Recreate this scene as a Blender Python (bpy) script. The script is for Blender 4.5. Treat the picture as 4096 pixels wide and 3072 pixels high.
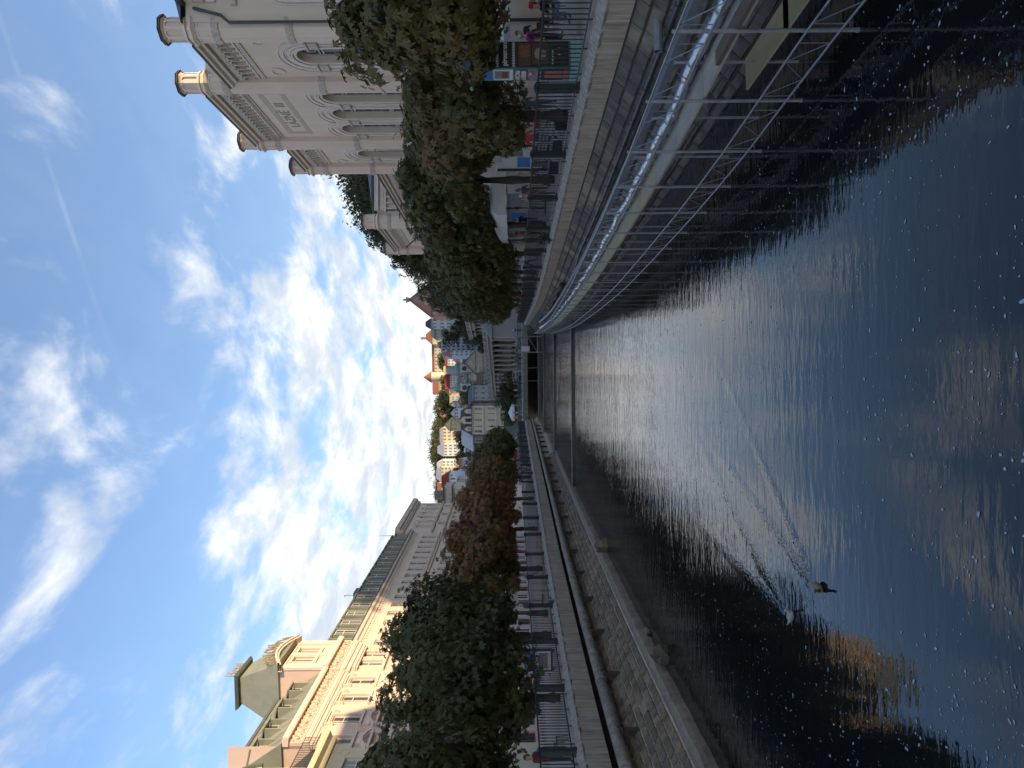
import bpy, math, random
import numpy as np
from mathutils import Vector, Matrix
R = math.radians
random.seed(7); rng = np.random.default_rng(7)
for o in list(bpy.data.objects): bpy.data.objects.remove(o)
scene = bpy.context.scene
COL = scene.collection
# ------------------------------------------------------------------ camera
# The photograph was taken with the phone on its side: picture-left is up.
# (u, v) below are pixels of the photograph turned upright (u right, v down).
F, CAMZ, V0, ROLL = 2800.0, 2.0, 2053.0, R(0.5)
RV = Vector((math.cos(ROLL), 0, -math.sin(ROLL)))      # upright picture-right
QV = Vector((math.sin(ROLL), 0, math.cos(ROLL)))       # upright picture-up
cam = bpy.data.cameras.new('camera'); camo = bpy.data.objects.new('camera', cam); COL.objects.link(camo)
cam.sensor_fit = 'HORIZONTAL'; cam.sensor_width = 36.0; cam.lens = F / 4096 * 36
cam.shift_x = -5 / 4096; cam.clip_start = 0.1; cam.clip_end = 6000
m = Matrix((( -QV.x, RV.x, 0), (-QV.y, RV.y, -1), (-QV.z, RV.z, 0))).to_4x4()
m.translation = (0, 0, CAMZ); camo.matrix_world = m
scene.camera = camo
scene.view_settings.view_transform = 'Standard'; scene.view_settings.look = 'None'
scene.view_settings.gamma = 1; scene.view_settings.exposure = 2.5
# ------------------------------------------------------------------ sun and sky
SUN_AZ = Vector((0.88, -0.47)).normalized(); SUN_EL = R(9.5)
sun = bpy.data.lights.new('sun', 'SUN'); suno = bpy.data.objects.new('sun', sun); COL.objects.link(suno)
sun.energy = 2.0; sun.angle = R(0.6); sun.color = (0.72, 0.53, 0.31)
sd = Vector((SUN_AZ.x * math.cos(SUN_EL), SUN_AZ.y * math.cos(SUN_EL), math.sin(SUN_EL)))
suno.rotation_euler = sd.to_track_quat('Z', 'Y').to_euler(); suno.location = (0, 0, 60)
world = bpy.data.worlds.new('World'); scene.world = world; world.use_nodes = True
nt = world.node_tree; nt.nodes.clear()
def N(tree, typ, **kw):
    n = tree.nodes.new(typ)
    for k, v in kw.items():
        if k.startswith('i_'): n.inputs[int(k[2:])].default_value = v
        else: setattr(n, k, v)
    return n
def Mth(tree, op, a, b=None, c=None, clamp=False):
    n = tree.nodes.new('ShaderNodeMath'); n.operation = op; n.use_clamp = clamp
    for i, x in enumerate((a, b, c)):
        if x is None: continue
        if isinstance(x, (int, float)): n.inputs[i].default_value = x
        else: tree.links.new(x, n.inputs[i])
    return n.outputs[0]
L = nt.links.new
sky = N(nt, 'ShaderNodeTexSky', sky_type='NISHITA'); sky.sun_disc = False
sky.sun_elevation = SUN_EL; sky.sun_rotation = math.atan2(SUN_AZ.x, SUN_AZ.y)
sky.altitude = 400; sky.air_density = 1.15; sky.dust_density = 3.0; sky.ozone_density = 2.2
tc = N(nt, 'ShaderNodeTexCoord'); sep = N(nt, 'ShaderNodeSeparateXYZ'); L(tc.outputs['Generated'], sep.inputs[0])
zc = Mth(nt, 'MAXIMUM', sep.outputs[2], 0.0)
den = Mth(nt, 'ADD', zc, 0.055)
px = Mth(nt, 'DIVIDE', sep.outputs[0], den); py = Mth(nt, 'DIVIDE', sep.outputs[1], den)
def cloud(scale, off, rot, sx, sy, detail, rough, dist):
    cb = N(nt, 'ShaderNodeCombineXYZ'); L(px, cb.inputs[0]); L(py, cb.inputs[1]); cb.inputs[2].default_value = off
    mp = N(nt, 'ShaderNodeMapping'); mp.inputs['Rotation'].default_value = (0, 0, rot); mp.inputs['Scale'].default_value = (sx, sy, 1)
    L(cb.outputs[0], mp.inputs[0])
    n = N(nt, 'ShaderNodeTexNoise'); n.inputs['Scale'].default_value = scale; n.inputs['Detail'].default_value = detail
    n.inputs['Roughness'].default_value = rough; n.inputs['Distortion'].default_value = dist
    L(mp.outputs[0], n.inputs['Vector']); return n.outputs['Fac']
def ramp(tree, fac, a, b):
    n = N(tree, 'ShaderNodeMapRange', interpolation_type='SMOOTHSTEP'); n.inputs[1].default_value = a; n.inputs[2].default_value = b
    if isinstance(a, bpy.types.NodeSocket): L(a, n.inputs[1])
    tree.links.new(fac, n.inputs[0]); return n.outputs[0]
big = cloud(0.62, 6.4, 0.5, 1.0, 1.0, 3, 0.5, 0.2)
mid = cloud(2.3, 2.2, R(35), 1.45, 0.75, 9, 0.56, 0.35)
fine = cloud(6.5, 1.3, R(35), 1.8, 0.8, 6, 0.6, 0.2)
low = ramp(nt, zc, 0.44, 0.10)
lft = ramp(nt, Mth(nt, 'SUBTRACT', Mth(nt, 'MULTIPLY', sep.outputs[1], 0.12), sep.outputs[0]), -0.2, 0.45)
shape = Mth(nt, 'ADD', Mth(nt, 'MULTIPLY', mid, 0.70), Mth(nt, 'ADD', Mth(nt, 'MULTIPLY', big, 0.32), Mth(nt, 'MULTIPLY', fine, 0.12)))
shape = Mth(nt, 'ADD', shape, Mth(nt, 'ADD', Mth(nt, 'MULTIPLY', low, 0.22), Mth(nt, 'MULTIPLY', lft, 0.085)))
cov = ramp(nt, shape, 0.625, 0.80)
# a thin old contrail high on the right: a band along a great circle
def plane_band(nv, off, w):
    d = N(nt, 'ShaderNodeVectorMath', operation='DOT_PRODUCT'); L(tc.outputs['Generated'], d.inputs[0]); d.inputs[1].default_value = nv
    a = Mth(nt, 'ABSOLUTE', Mth(nt, 'ADD', d.outputs['Value'], off)); return ramp(nt, a, w, 0.0)
def skydir(u, v): return (Vector((0, 1, 0)) + RV * ((u - 1536) / F) + QV * (-(v - V0) / F)).normalized()
d0, d1 = skydir(2790, 70), skydir(1880, 375); nv = d0.cross(d1).normalized()
brk = ramp(nt, fine, 0.36, 0.62)
trail = Mth(nt, 'MULTIPLY', plane_band(nv, 0.0, 0.0045), Mth(nt, 'MULTIPLY', brk, 0.11))
trail = Mth(nt, 'MULTIPLY', trail, Mth(nt, 'MULTIPLY', ramp(nt, sep.outputs[0], 0.02, 0.16), ramp(nt, sep.outputs[2], 0.57, 0.52)))
cov = Mth(nt, 'MAXIMUM', cov, trail)
veil = Mth(nt, 'ADD', Mth(nt, 'MULTIPLY', cov, 0.90), 0.06)
veil = Mth(nt, 'ADD', veil, Mth(nt, 'MULTIPLY', ramp(nt, zc, 0.20, 0.0), 0.22), None, True)
skyk = N(nt, 'ShaderNodeMix', data_type='RGBA', blend_type='MULTIPLY'); skyk.inputs[0].default_value = 1.0
L(sky.outputs[0], skyk.inputs[6]); skyk.inputs[7].default_value = (0.58, 0.615, 0.72, 1)
# cloud tint: white crowns, blue-grey bellies
sh = ramp(nt, cloud(3.2, 5.5, R(35), 1.4, 0.8, 7, 0.6, 0.4), 0.32, 0.66)
cc = N(nt, 'ShaderNodeMix', data_type='RGBA'); L(sh, cc.inputs[0])
cc.inputs[6].default_value = (1.30, 1.42, 1.60, 1); cc.inputs[7].default_value = (2.2, 2.18, 2.14, 1)
mx = N(nt, 'ShaderNodeMix', data_type='RGBA'); L(veil, mx.inputs[0]); L(skyk.outputs[2], mx.inputs[6]); L(cc.outputs[2], mx.inputs[7])
bg = N(nt, 'ShaderNodeBackground'); L(mx.outputs[2], bg.inputs[0]); bg.inputs[1].default_value = 0.10
wo = N(nt, 'ShaderNodeOutputWorld'); L(bg.outputs[0], wo.inputs[0])
# ------------------------------------------------------------------ pixel helpers
def ray(u, v): return Vector((0, 1, 0)) + RV * ((u - 1536) / F) + QV * (-(v - V0) / F)
def at_y(u, v, y): d = ray(u, v); return Vector((0, 0, CAMZ)) + d * y
def at_z(u, v, z): d = ray(u, v); return Vector((0, 0, CAMZ)) + d * ((z - CAMZ) / d.z)
def zat(u, v, y): return at_y(u, v, y).z
def xat(u, y): return at_y(u, V0, y).x
# ------------------------------------------------------------------ mesh helpers
class MB:
    def __init__(s): s.v = []; s.f = []; s.mi = []; s.cur = 0
    def add(s, vs, fs):
        b = len(s.v); s.v += [tuple(p) for p in vs]
        for f in fs: s.f.append([b + i for i in f]); s.mi.append(s.cur)
        return s
    def box(s, x0, x1, y0, y1, z0, z1):
        vs = [(x0,y0,z0),(x1,y0,z0),(x1,y1,z0),(x0,y1,z0),(x0,y0,z1),(x1,y0,z1),(x1,y1,z1),(x0,y1,z1)]
        return s.add(vs, [(0,3,2,1),(4,5,6,7),(0,1,5,4),(1,2,6,5),(2,3,7,6),(3,0,4,7)])
    def bbox(s, x0, x1, y0, y1, z0, z1, b):      # box with chamfered outer (+y) face
        vs = [(x0,y0,z0),(x1,y0,z0),(x1,y1-b,z0),(x0,y1-b,z0),(x0,y0,z1),(x1,y0,z1),(x1,y1-b,z1),(x0,y1-b,z1),
              (x0+b,y1,z0+b),(x1-b,y1,z0+b),(x1-b,y1,z1-b),(x0+b,y1,z1-b)]
        return s.add(vs, [(0,3,2,1),(4,5,6,7),(0,1,5,4),(1,2,6,5),(3,0,4,7),(8,11,10,9),(3,8,9,2),(2,9,10,6),(6,10,11,7),(7,11,8,3)])
    def quad(s, a, b, c, d): return s.add([a,b,c,d], [(0,1,2,3)])
    def tri(s, a, b, c): return s.add([a,b,c], [(0,1,2)])
    def prism(s, pts, z0, z1):
        n = len(pts); vs = [(x,y,z0) for x,y in pts] + [(x,y,z1) for x,y in pts]
        return s.add(vs, [tuple(range(n-1,-1,-1)), tuple(range(n,2*n))] + [(i,(i+1)%n,n+(i+1)%n,n+i) for i in range(n)])
    def prof(s, pts, x0, x1):                    # (y, z) outline swept along x
        n = len(pts); vs = [(x0,y,z) for y,z in pts] + [(x1,y,z) for y,z in pts]
        return s.add(vs, [tuple(range(n-1,-1,-1)), tuple(range(n,2*n))] + [(i,(i+1)%n,n+(i+1)%n,n+i) for i in range(n)])
    def frus(s, p0, p1, z0, z1):
        n = len(p0); vs = [(x,y,z0) for x,y in p0] + [(x,y,z1) for x,y in p1]
        return s.add(vs, [tuple(range(n-1,-1,-1)), tuple(range(n,2*n))] + [(i,(i+1)%n,n+(i+1)%n,n+i) for i in range(n)])
    def tube(s, pts, r, n=8, caps=True):
        pts = [Vector(p) for p in pts]; rs = r if isinstance(r, (list, tuple)) else [r]*len(pts)
        b = len(s.v); up = Vector((0,0,1))
        for i, p in enumerate(pts):
            t = (pts[min(i+1,len(pts)-1)] - pts[max(i-1,0)]).normalized()
            a = t.cross(up)
            if a.length < 1e-3: a = t.cross(Vector((1,0,0)))
            a.normalize(); c = a.cross(t)
            for k in range(n):
                th = 2*math.pi*(k+.5)/n; q = p + (a*math.cos(th) + c*math.sin(th))*rs[i]; s.v.append(tuple(q))
        for i in range(len(pts)-1):
            for k in range(n):
                s.f.append([b+i*n+k, b+i*n+(k+1)%n, b+(i+1)*n+(k+1)%n, b+(i+1)*n+k]); s.mi.append(s.cur)
        if caps:
            s.f.append([b+k for k in range(n)][::-1]); s.mi.append(s.cur)
            e = b+(len(pts)-1)*n; s.f.append([e+k for k in range(n)]); s.mi.append(s.cur)
        return s
    def lathe(s, prof, c=(0,0,0), n=16, ph=0.0, sx=1, sy=1):
        b = len(s.v)
        for r, z in prof:
            for k in range(n):
                th = ph + 2*math.pi*k/n; s.v.append((c[0]+r*math.cos(th)*sx, c[1]+r*math.sin(th)*sy, c[2]+z))
        m_ = len(prof)
        for i in range(m_-1):
            for k in range(n):
                s.f.append([b+i*n+k, b+i*n+(k+1)%n, b+(i+1)*n+(k+1)%n, b+(i+1)*n+k]); s.mi.append(s.cur)
        s.f.append([b+k for k in range(n)][::-1]); s.mi.append(s.cur)
        s.f.append([b+(m_-1)*n+k for k in range(n)]); s.mi.append(s.cur); return s
    def blob(s, c, r, n=8, m_=5, jit=0.0):       # small ellipsoid
        prof = []; rx, ry, rz = r if isinstance(r, tuple) else (r, r, r); b = len(s.v)
        for i in range(m_+1):
            ph = -math.pi/2 + math.pi*i/m_
            for k in range(n):
                th = 2*math.pi*k/n; j = 1 + random.uniform(-jit, jit)
                s.v.append((c[0]+rx*math.cos(ph)*math.cos(th)*j, c[1]+ry*math.cos(ph)*math.sin(th)*j, c[2]+rz*math.sin(ph)*j))
        for i in range(m_):
            for k in range(n):
                s.f.append([b+i*n+k, b+i*n+(k+1)%n, b+(i+1)*n+(k+1)%n, b+(i+1)*n+k]); s.mi.append(s.cur)
        return s
    def ring(s, cx, cz, r0, r1, y0, y1, a0=0, a1=math.pi, n=14):   # half ring in the x-z plane, front at y1
        b = len(s.v)
        for i in range(n+1):
            th = a0+(a1-a0)*i/n; c, q = math.cos(th), math.sin(th)
            s.v += [(cx+r0*c,y0,cz+r0*q),(cx+r0*c,y1,cz+r0*q),(cx+r1*c,y1,cz+r1*q),(cx+r1*c,y0,cz+r1*q)]
        for i in range(n):
            for k in range(4):
                s.f.append([b+i*4+k, b+i*4+(k+1)%4, b+(i+1)*4+(k+1)%4, b+(i+1)*4+k]); s.mi.append(s.cur)
        s.f.append([b,b+1,b+2,b+3]); s.mi.append(s.cur); e=b+n*4; s.f.append([e+3,e+2,e+1,e]); s.mi.append(s.cur); return s
    def mesh(s, name, mats, smooth=False):
        me = bpy.data.meshes.new(name); me.from_pydata(s.v, [], s.f)
        for mm in (mats if isinstance(mats, (list, tuple)) else [mats]): me.materials.append(mm)
        if isinstance(mats, (list, tuple)) and len(mats) > 1: me.polygons.foreach_set('material_index', s.mi)
        if smooth: me.polygons.foreach_set('use_smooth', [True]*len(me.polygons))
        me.update(); return me
    def build(s, name, mats, parent=None, smooth=False, loc=None, rz=0):
        return inst(name, s.mesh(name, mats, smooth), parent, loc, rz)
def inst(name, me, parent=None, loc=None, rz=0):
    o = bpy.data.objects.new(name, me); COL.objects.link(o)
    if parent is not None: o.parent = parent
    if loc is not None: o.location = loc
    if rz: o.rotation_euler = (0, 0, rz)
    return o
def thing(name, label, cat, loc=(0,0,0), rz=0, group=None):
    o = bpy.data.objects.new(name, None); COL.objects.link(o); o.empty_display_size = 0.3
    o.location = loc; o.rotation_euler = (0, 0, rz); tag(o, label, cat, group); return o
def tag(o, label, cat, group=None):
    o['label'] = label; o['category'] = cat
    if group: o['group'] = group
    return o
def kind(o, k, label=None):
    o['kind'] = k
    if label: o['label'] = label
    return o
# ------------------------------------------------------------------ materials
def mat(name, col, rough=0.7, col2=None, scale=3.0, stretch=(1,1,1), amt=0.5, bump=0.0, bscale=None, metal=0.0, detail=6, spec=0.5, col3=None, scale3=0.6, amt3=0.5, world=False):
    m_ = bpy.data.materials.new(name); m_.use_nodes = True; t = m_.node_tree; p = t.nodes['Principled BSDF']
    p.inputs['Base Color'].default_value = (*col, 1); p.inputs['Roughness'].default_value = rough; p.inputs['Metallic'].default_value = metal
    p.inputs['Specular IOR Level'].default_value = spec
    if col2 is None and not bump: return m_
    tcn = N(t, 'ShaderNodeTexCoord'); mp = N(t, 'ShaderNodeMapping'); mp.inputs['Scale'].default_value = stretch
    src = N(t, 'ShaderNodeNewGeometry').outputs['Position'] if world else tcn.outputs['Object']
    t.links.new(src, mp.inputs[0])
    if col2 is not None:
        no = N(t, 'ShaderNodeTexNoise'); no.inputs['Scale'].default_value = scale; no.inputs['Detail'].default_value = detail; no.inputs['Roughness'].default_value = 0.65
        t.links.new(mp.outputs[0], no.inputs['Vector'])
        mr = N(t, 'ShaderNodeMapRange'); mr.inputs[1].default_value = 0.5-0.22; mr.inputs[2].default_value = 0.5+0.22; mr.inputs[4].default_value = min(1, amt*2) if amt < .5 else 1
        t.links.new(no.outputs['Fac'], mr.inputs[0])
        mxn = N(t, 'ShaderNodeMix', data_type='RGBA'); t.links.new(mr.outputs[0], mxn.inputs[0]); mxn.inputs[6].default_value = (*col,1); mxn.inputs[7].default_value = (*col2,1)
        out = mxn.outputs[2]
        if col3 is not None:
            n3 = N(t, 'ShaderNodeTexNoise'); n3.inputs['Scale'].default_value = scale3; n3.inputs['Detail'].default_value = 4
            t.links.new(src, n3.inputs['Vector'])
            m3 = N(t, 'ShaderNodeMapRange'); m3.inputs[1].default_value = 0.52; m3.inputs[2].default_value = 0.68; m3.inputs[4].default_value = amt3; t.links.new(n3.outputs['Fac'], m3.inputs[0])
            mx3 = N(t, 'ShaderNodeMix', data_type='RGBA'); t.links.new(m3.outputs[0], mx3.inputs[0]); t.links.new(out, mx3.inputs[6]); mx3.inputs[7].default_value = (*col3,1); out = mx3.outputs[2]
        t.links.new(out, p.inputs['Base Color'])
    if bump:
        nb = N(t, 'ShaderNodeTexNoise'); nb.inputs['Scale'].default_value = bscale or scale*3; nb.inputs['Detail'].default_value = 5
        t.links.new(mp.outputs[0], nb.inputs['Vector']); bn = N(t, 'ShaderNodeBump'); bn.inputs['Strength'].default_value = bump; bn.inputs['Distance'].default_value = 0.02
        t.links.new(nb.outputs['Fac'], bn.inputs['Height']); t.links.new(bn.outputs[0], p.inputs['Normal'])
    return m_
def lerp_table(tab):
    ys = [a for a, b in tab]; xs = [b for a, b in tab]
    def f(y):   # Catmull-Rom through the table
        if y <= ys[0]: return xs[0] + (y-ys[0])*(xs[1]-xs[0])/(ys[1]-ys[0])
        if y >= ys[-1]: return xs[-1] + (y-ys[-1])*(xs[-1]-xs[-2])/(ys[-1]-ys[-2])
        i = max(k for k in range(len(ys)-1) if ys[k] <= y)
        h = ys[i+1]-ys[i]; t = (y-ys[i])/h
        m0 = (xs[i+1]-xs[max(i-1,0)])/(ys[i+1]-ys[max(i-1,0)])*h; m1 = (xs[min(i+2,len(ys)-1)]-xs[i])/(ys[min(i+2,len(ys)-1)]-ys[i])*h
        return (2*t**3-3*t**2+1)*xs[i]+(t**3-2*t**2+t)*m0+(-2*t**3+3*t**2)*xs[i+1]+(t**3-t**2)*m1
    return f
# plan of the river: x of each bank line as a function of the distance y
LF = lerp_table([(-20,-12.6),(14,-12.1),(22,-12.1),(31,-11.9),(45,-11.3),(60,-10.3),(90,-8.4),(124,-6.3)])     # left railing
LW = lerp_table([(-20,-9.9),(8,-9.4),(17,-9.24),(30,-9.1),(58,-8.2),(90,-6.6),(124,-4.5)])           # left water edge
RF = lerp_table([(-20,10.2),(9,9.0),(15.7,8.6),(24.2,8.15),(34,7.75),(47,7.42),(63,7.6),(90,8.9),(124,10.6)]) # right railing
SX = lerp_table([(3,5.3),(9.74,4.88),(13.5,4.49),(17.3,4.24),(21.3,4.08),(25,3.96),(28.7,3.88),(36,3.9),(42,4.0),(49,4.15),(65,4.9),(90,6.3)]) # outer scaffold row
ZW = -2.85
# ------------------------------------------------------------------ ground, hills, river
M = {}
M['paving'] = mat('paving', (0.40,0.37,0.33), 0.8, (0.30,0.28,0.25), 2.2, bump=0.3, bscale=30)
M['earth'] = mat('hill_earth', (0.045,0.055,0.022), 0.95, (0.03,0.035,0.015), 0.25)
M['concrete'] = mat('streaked_concrete', (0.52,0.43,0.315), 0.85, (0.17,0.138,0.10), 2.2, (0.8,5.0,0.35), bump=0.6, bscale=9, col3=(0.42,0.39,0.33), scale3=1.2)
M['ledge'] = mat('pale_ledge_stone', (0.46,0.42,0.35), 0.85, (0.17,0.15,0.12), 3.5, (1,3,1), bump=0.8, bscale=14)
M['kerb'] = mat('foot_kerb_concrete', (0.34,0.275,0.195), 0.85, (0.15,0.12,0.085), 2.0, (1,1,1), bump=0.6, bscale=12)
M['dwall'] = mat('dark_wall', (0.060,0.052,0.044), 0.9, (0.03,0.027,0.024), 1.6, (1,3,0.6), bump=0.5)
M['mortar'] = mat('mortar', (0.56,0.46,0.33), 0.9, (0.30,0.245,0.175), 1.5, bump=0.4)
STONE = [mat('slope_stone_%d' % i, (1.75*c[0],1.5*c[1],1.2*c[2]), 0.85, (1.2*c2[0],1.05*c2[1],.85*c2[2]), 3.5, bump=0.8, bscale=14, world=True, col3=tuple(q*1.7 for q in c), scale3=1.3, amt3=.45) for i, (c, c2) in enumerate([
    ((0.165,0.135,0.10),(0.08,0.066,0.05)),((0.125,0.11,0.088),(0.068,0.058,0.046)),((0.19,0.155,0.112),(0.10,0.082,0.06)),((0.145,0.118,0.085),(0.072,0.058,0.042)),((0.105,0.092,0.075),(0.055,0.048,0.04))])]
RSTONE = [mat('quay_block_%d' % i, tuple(.8*q for q in c), 0.85, tuple(.8*q for q in c2), 1.3, (.6,2.6,0.35), bump=0.8, bscale=6, world=True, col3=(0.32,0.25,0.155), scale3=.55, amt3=.7) for i, (c, c2) in enumerate([
    ((0.19,0.165,0.13),(0.05,0.044,0.037)),((0.22,0.19,0.145),(0.06,0.052,0.042)),((0.15,0.132,0.105),(0.042,0.038,0.033)),((0.24,0.205,0.15),(0.07,0.06,0.047)),((0.17,0.15,0.12),(0.048,0.043,0.036))])]
def sm(a, b, x):
    t = min(1, max(0, (x-a)/(b-a))); return t*t*(3-2*t)
hb = lerp_table([(140,0),(170,1),(250,7),(330,20),(450,38),(600,57),(700,70),(900,80),(1200,80)])
def hz(x, y):
    h = hb(y) if y > 140 else 0.0
    xs = 46 if y < 70 else max(6, 46-(y-70)*0.27)
    h2 = 50*sm(xs, xs+62, x)*sm(-4, 24, y)*(1-sm(330, 460, y))
    h3 = 26*sm(52, 120, -x)*sm(60, 160, y)*(1-sm(300,420,y))
    h = max(h, h2, h3)
    return h - 0.3 + (math.sin(x*0.11+1.3)*math.cos(y*0.07)*1.2 if h > 3 else 0)
mb = MB(); gx = list(range(-900,-240,60))+list(range(-240,240,10))+list(range(240,901,60)); gy = list(range(-240,-60,30))+list(range(-60,260,10))+list(range(260,700,20))+list(range(700,1500,100))
idx = {}
for i, x in enumerate(gx):
    for j, y in enumerate(gy): idx[i,j] = len(mb.v); mb.v.append((x,y,hz(x,y)))
for i in range(len(gx)-1):
    for j in range(len(gy)-1):
        if gx[i] >= -20 and gx[i+1] <= 20 and gy[j+1] <= 130: continue
        mb.f.append([idx[i,j],idx[i+1,j],idx[i+1,j+1],idx[i,j+1]]); mb.mi.append(0)
kind(mb.build('hill_terrain', M['earth'], smooth=True), 'structure')
YS = [-20,-10,0]+[4+2.2*i for i in range(55)]+[124]
def sweep(mb, Y, fn, closed=False, flip=False):
    b = len(mb.v); prev = None; n = 0
    for y in Y:
        p = fn(y); n = len(p)
        for x, z in p: mb.v.append((x,y,z))
    for i in range(len(Y)-1):
        for k in range(n if closed else n-1):
            f = [b+i*n+k, b+i*n+(k+1)%n, b+(i+1)*n+(k+1)%n, b+(i+1)*n+k]
            mb.f.append(f[::-1] if flip else f); mb.mi.append(mb.cur)
    return mb
# promenades (structure)
kind(sweep(MB(), YS, lambda y: [(-45,0.0),(LF(y)-0.05,0.0)]).build('promenade_left', M['paving']), 'structure')
kind(sweep(MB(), YS, lambda y: [(RF(y)+0.05,0.0),(45,0.0)]).build('promenade_right', M['paving']), 'structure')
# ---------------------------------------------------------------- river
W = bpy.data.materials.new('river_water'); W.use_nodes = True; t = W.node_tree; p = t.nodes['Principled BSDF']
p.inputs['Base Color'].default_value = (0.006,0.008,0.009,1); p.inputs['Roughness'].default_value = 0.025; p.inputs['IOR'].default_value = 1.5
ge = N(t, 'ShaderNodeNewGeometry')
def wnoise(sx, sy, scale, det, dist=0.0, rot=0.0):
    mp = N(t, 'ShaderNodeMapping'); mp.inputs['Scale'].default_value = (sx,sy,1); mp.inputs['Rotation'].default_value = (0,0,rot)
    t.links.new(ge.outputs['Position'], mp.inputs[0]); n = N(t, 'ShaderNodeTexNoise'); n.inputs['Scale'].default_value = scale
    n.inputs['Detail'].default_value = det; n.inputs['Distortion'].default_value = dist; t.links.new(mp.outputs[0], n.inputs['Vector']); return n.outputs['Fac']
w1 = wnoise(0.35,1.5,2.6,3,0.3,R(4)); w2 = wnoise(0.5,1.4,7.5,2,0.2,R(-9)); w3 = wnoise(0.8,1.0,0.55,2); w4 = wnoise(1.2,0.8,11,2,0.5,R(20))
sp = N(t, 'ShaderNodeSeparateXYZ'); t.links.new(ge.outputs['Position'], sp.inputs[0])
# livelier ripples upstream, smoother towards the camera
live = N(t, 'ShaderNodeMapRange'); live.inputs[1].default_value = 7; live.inputs[2].default_value = 20; live.inputs[3].default_value = 0.30; live.inputs[4].default_value = 1.0; t.links.new(sp.outputs[1], live.inputs[0])
hgt = Mth(t, 'ADD', Mth(t, 'MULTIPLY', w1, 1.0), Mth(t, 'MULTIPLY', w2, 0.42))
hgt = Mth(t, 'MULTIPLY', hgt, Mth(t, 'MULTIPLY', live.outputs[0], Mth(t, 'ADD', Mth(t, 'MULTIPLY', w3, 1.1), 0.35)))
# wakes of the two ducks: crests trailing away behind each in a narrow V
def wake(x0, y0, dx, dy, width):
    l = math.hypot(dx,dy); dx, dy = dx/l, dy/l
    a = Mth(t,'SUBTRACT',sp.outputs[0],x0); b = Mth(t,'SUBTRACT',sp.outputs[1],y0)
    s_ = Mth(t,'ADD',Mth(t,'MULTIPLY',a,dx),Mth(t,'MULTIPLY',b,dy)); c = Mth(t,'ABSOLUTE',Mth(t,'SUBTRACT',Mth(t,'MULTIPLY',a,dy),Mth(t,'MULTIPLY',b,dx)))
    arm = Mth(t,'ABSOLUTE',Mth(t,'SUBTRACT',c,Mth(t,'MULTIPLY',s_,0.17)))
    def mr(x,a0,a1):
        n = N(t,'ShaderNodeMapRange',interpolation_type='SMOOTHSTEP'); n.inputs[1].default_value=a0; n.inputs[2].default_value=a1; t.links.new(x,n.inputs[0]); return n.outputs[0]
    env = Mth(t,'MULTIPLY',mr(arm,width,0.0),Mth(t,'MULTIPLY',mr(s_,0.0,0.3),mr(s_,9.0,1.0)))
    ph = w4
    return Mth(t,'MULTIPLY',Mth(t,'MULTIPLY',env,ph),0.8)
hgt = Mth(t,'ADD',hgt,Mth(t,'ADD',wake(-3.3,11.35,0.5,1.0,0.22),wake(-4.15,12.5,0.25,1.0,0.25)))
bp = N(t, 'ShaderNodeBump'); bp.inputs['Strength'].default_value = 1.0; bp.inputs['Distance'].default_value = 0.0125
t.links.new(hgt, bp.inputs['Height']); t.links.new(bp.outputs[0], p.inputs['Normal'])
WEIR = [(56.3,-2.645),(77.0,-2.42),(98.0,-2.2),(113.0,-2.0)]
def water_strip(y0, y1, z):
    ys = [y0+(y1-y0)*i/14 for i in range(15)]
    return sweep(MB(), ys, lambda y: [(LW(y)-1.4,z),(RF(y)-1.2,z)]).build('river_water', W)
lv = [(-20,ZW)]+WEIR
for i, (y0, z) in enumerate(lv): kind(water_strip(y0, lv[i+1][0]-0.02 if i+1 < len(lv) else 136, z), 'structure')
M['foam'] = mat('weir_foam', (0.55,0.58,0.60), 0.5, (0.12,0.14,0.15), 6, (0.6,1,1))
M['wetsill'] = mat('wet_weir_sill', (0.02,0.021,0.022), 0.25)
for k, (y, z) in enumerate(WEIR):
    zb = lv[k][1]
    w = thing('weir', ['nearest low dark weir step across the river','second low weir step across the river','third low weir step across the river','farthest low weir step just before the bridge'][k], 'weir', (0,y,0), 0, 'weir steps')
    MB().box(LW(y)-0.4,RF(y)-1.6,0.0,0.35,zb-0.4,z-0.012).build('sill', M['wetsill'], w)
    MB().box(LW(y)-0.4,RF(y)-1.6,-0.06,0.02,z-0.045,z+0.006).build('lip', M['foam'], w)
# ---------------------------------------------------------------- left embankment
eb = thing('embankment_wall', 'left river bank: streaked concrete beam over a sloping stone-paved foot', 'embankment')
sweep(MB(), YS, lambda y: [(LF(y)-0.25,0.004),(LF(y)+0.12,0.004),(LF(y)+0.30,-0.17),(LF(y)+0.30,-0.93),(LF(y)-0.1,-0.93)]).build('coping_beam', M['concrete'], eb)
YF = [14+0.9*i for i in range(60)]
def ragged(y): q = 0.035*math.sin(y*5.1)+0.03*math.sin(y*11.7+1); return [(LF(y)-0.2,0.045+q),(LF(y)+0.16,0.03+q),(LF(y)+0.33+q,-0.13),(LF(y)+0.29,-0.22)]
sweep(MB(), [14+0.25*i for i in range(430)], ragged).build('ledge', M['ledge'], eb)
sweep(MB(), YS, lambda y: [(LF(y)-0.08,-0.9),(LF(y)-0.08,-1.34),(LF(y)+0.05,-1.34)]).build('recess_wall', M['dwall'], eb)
def lslope(y, s):   # s = 0 at the foot, 1 at the top
    x0, z0 = LW(y)-0.55, -2.50; x1, z1 = LF(y)+0.03, -1.32
    return (x0+(x1-x0)*s, z0+(z1-z0)*s)
sweep(MB(), YS, lambda y: [lslope(y,1.0),lslope(y,0.0),(LW(y)-0.50,-2.52)]).build('slope_bed', M['mortar'], eb)
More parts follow.
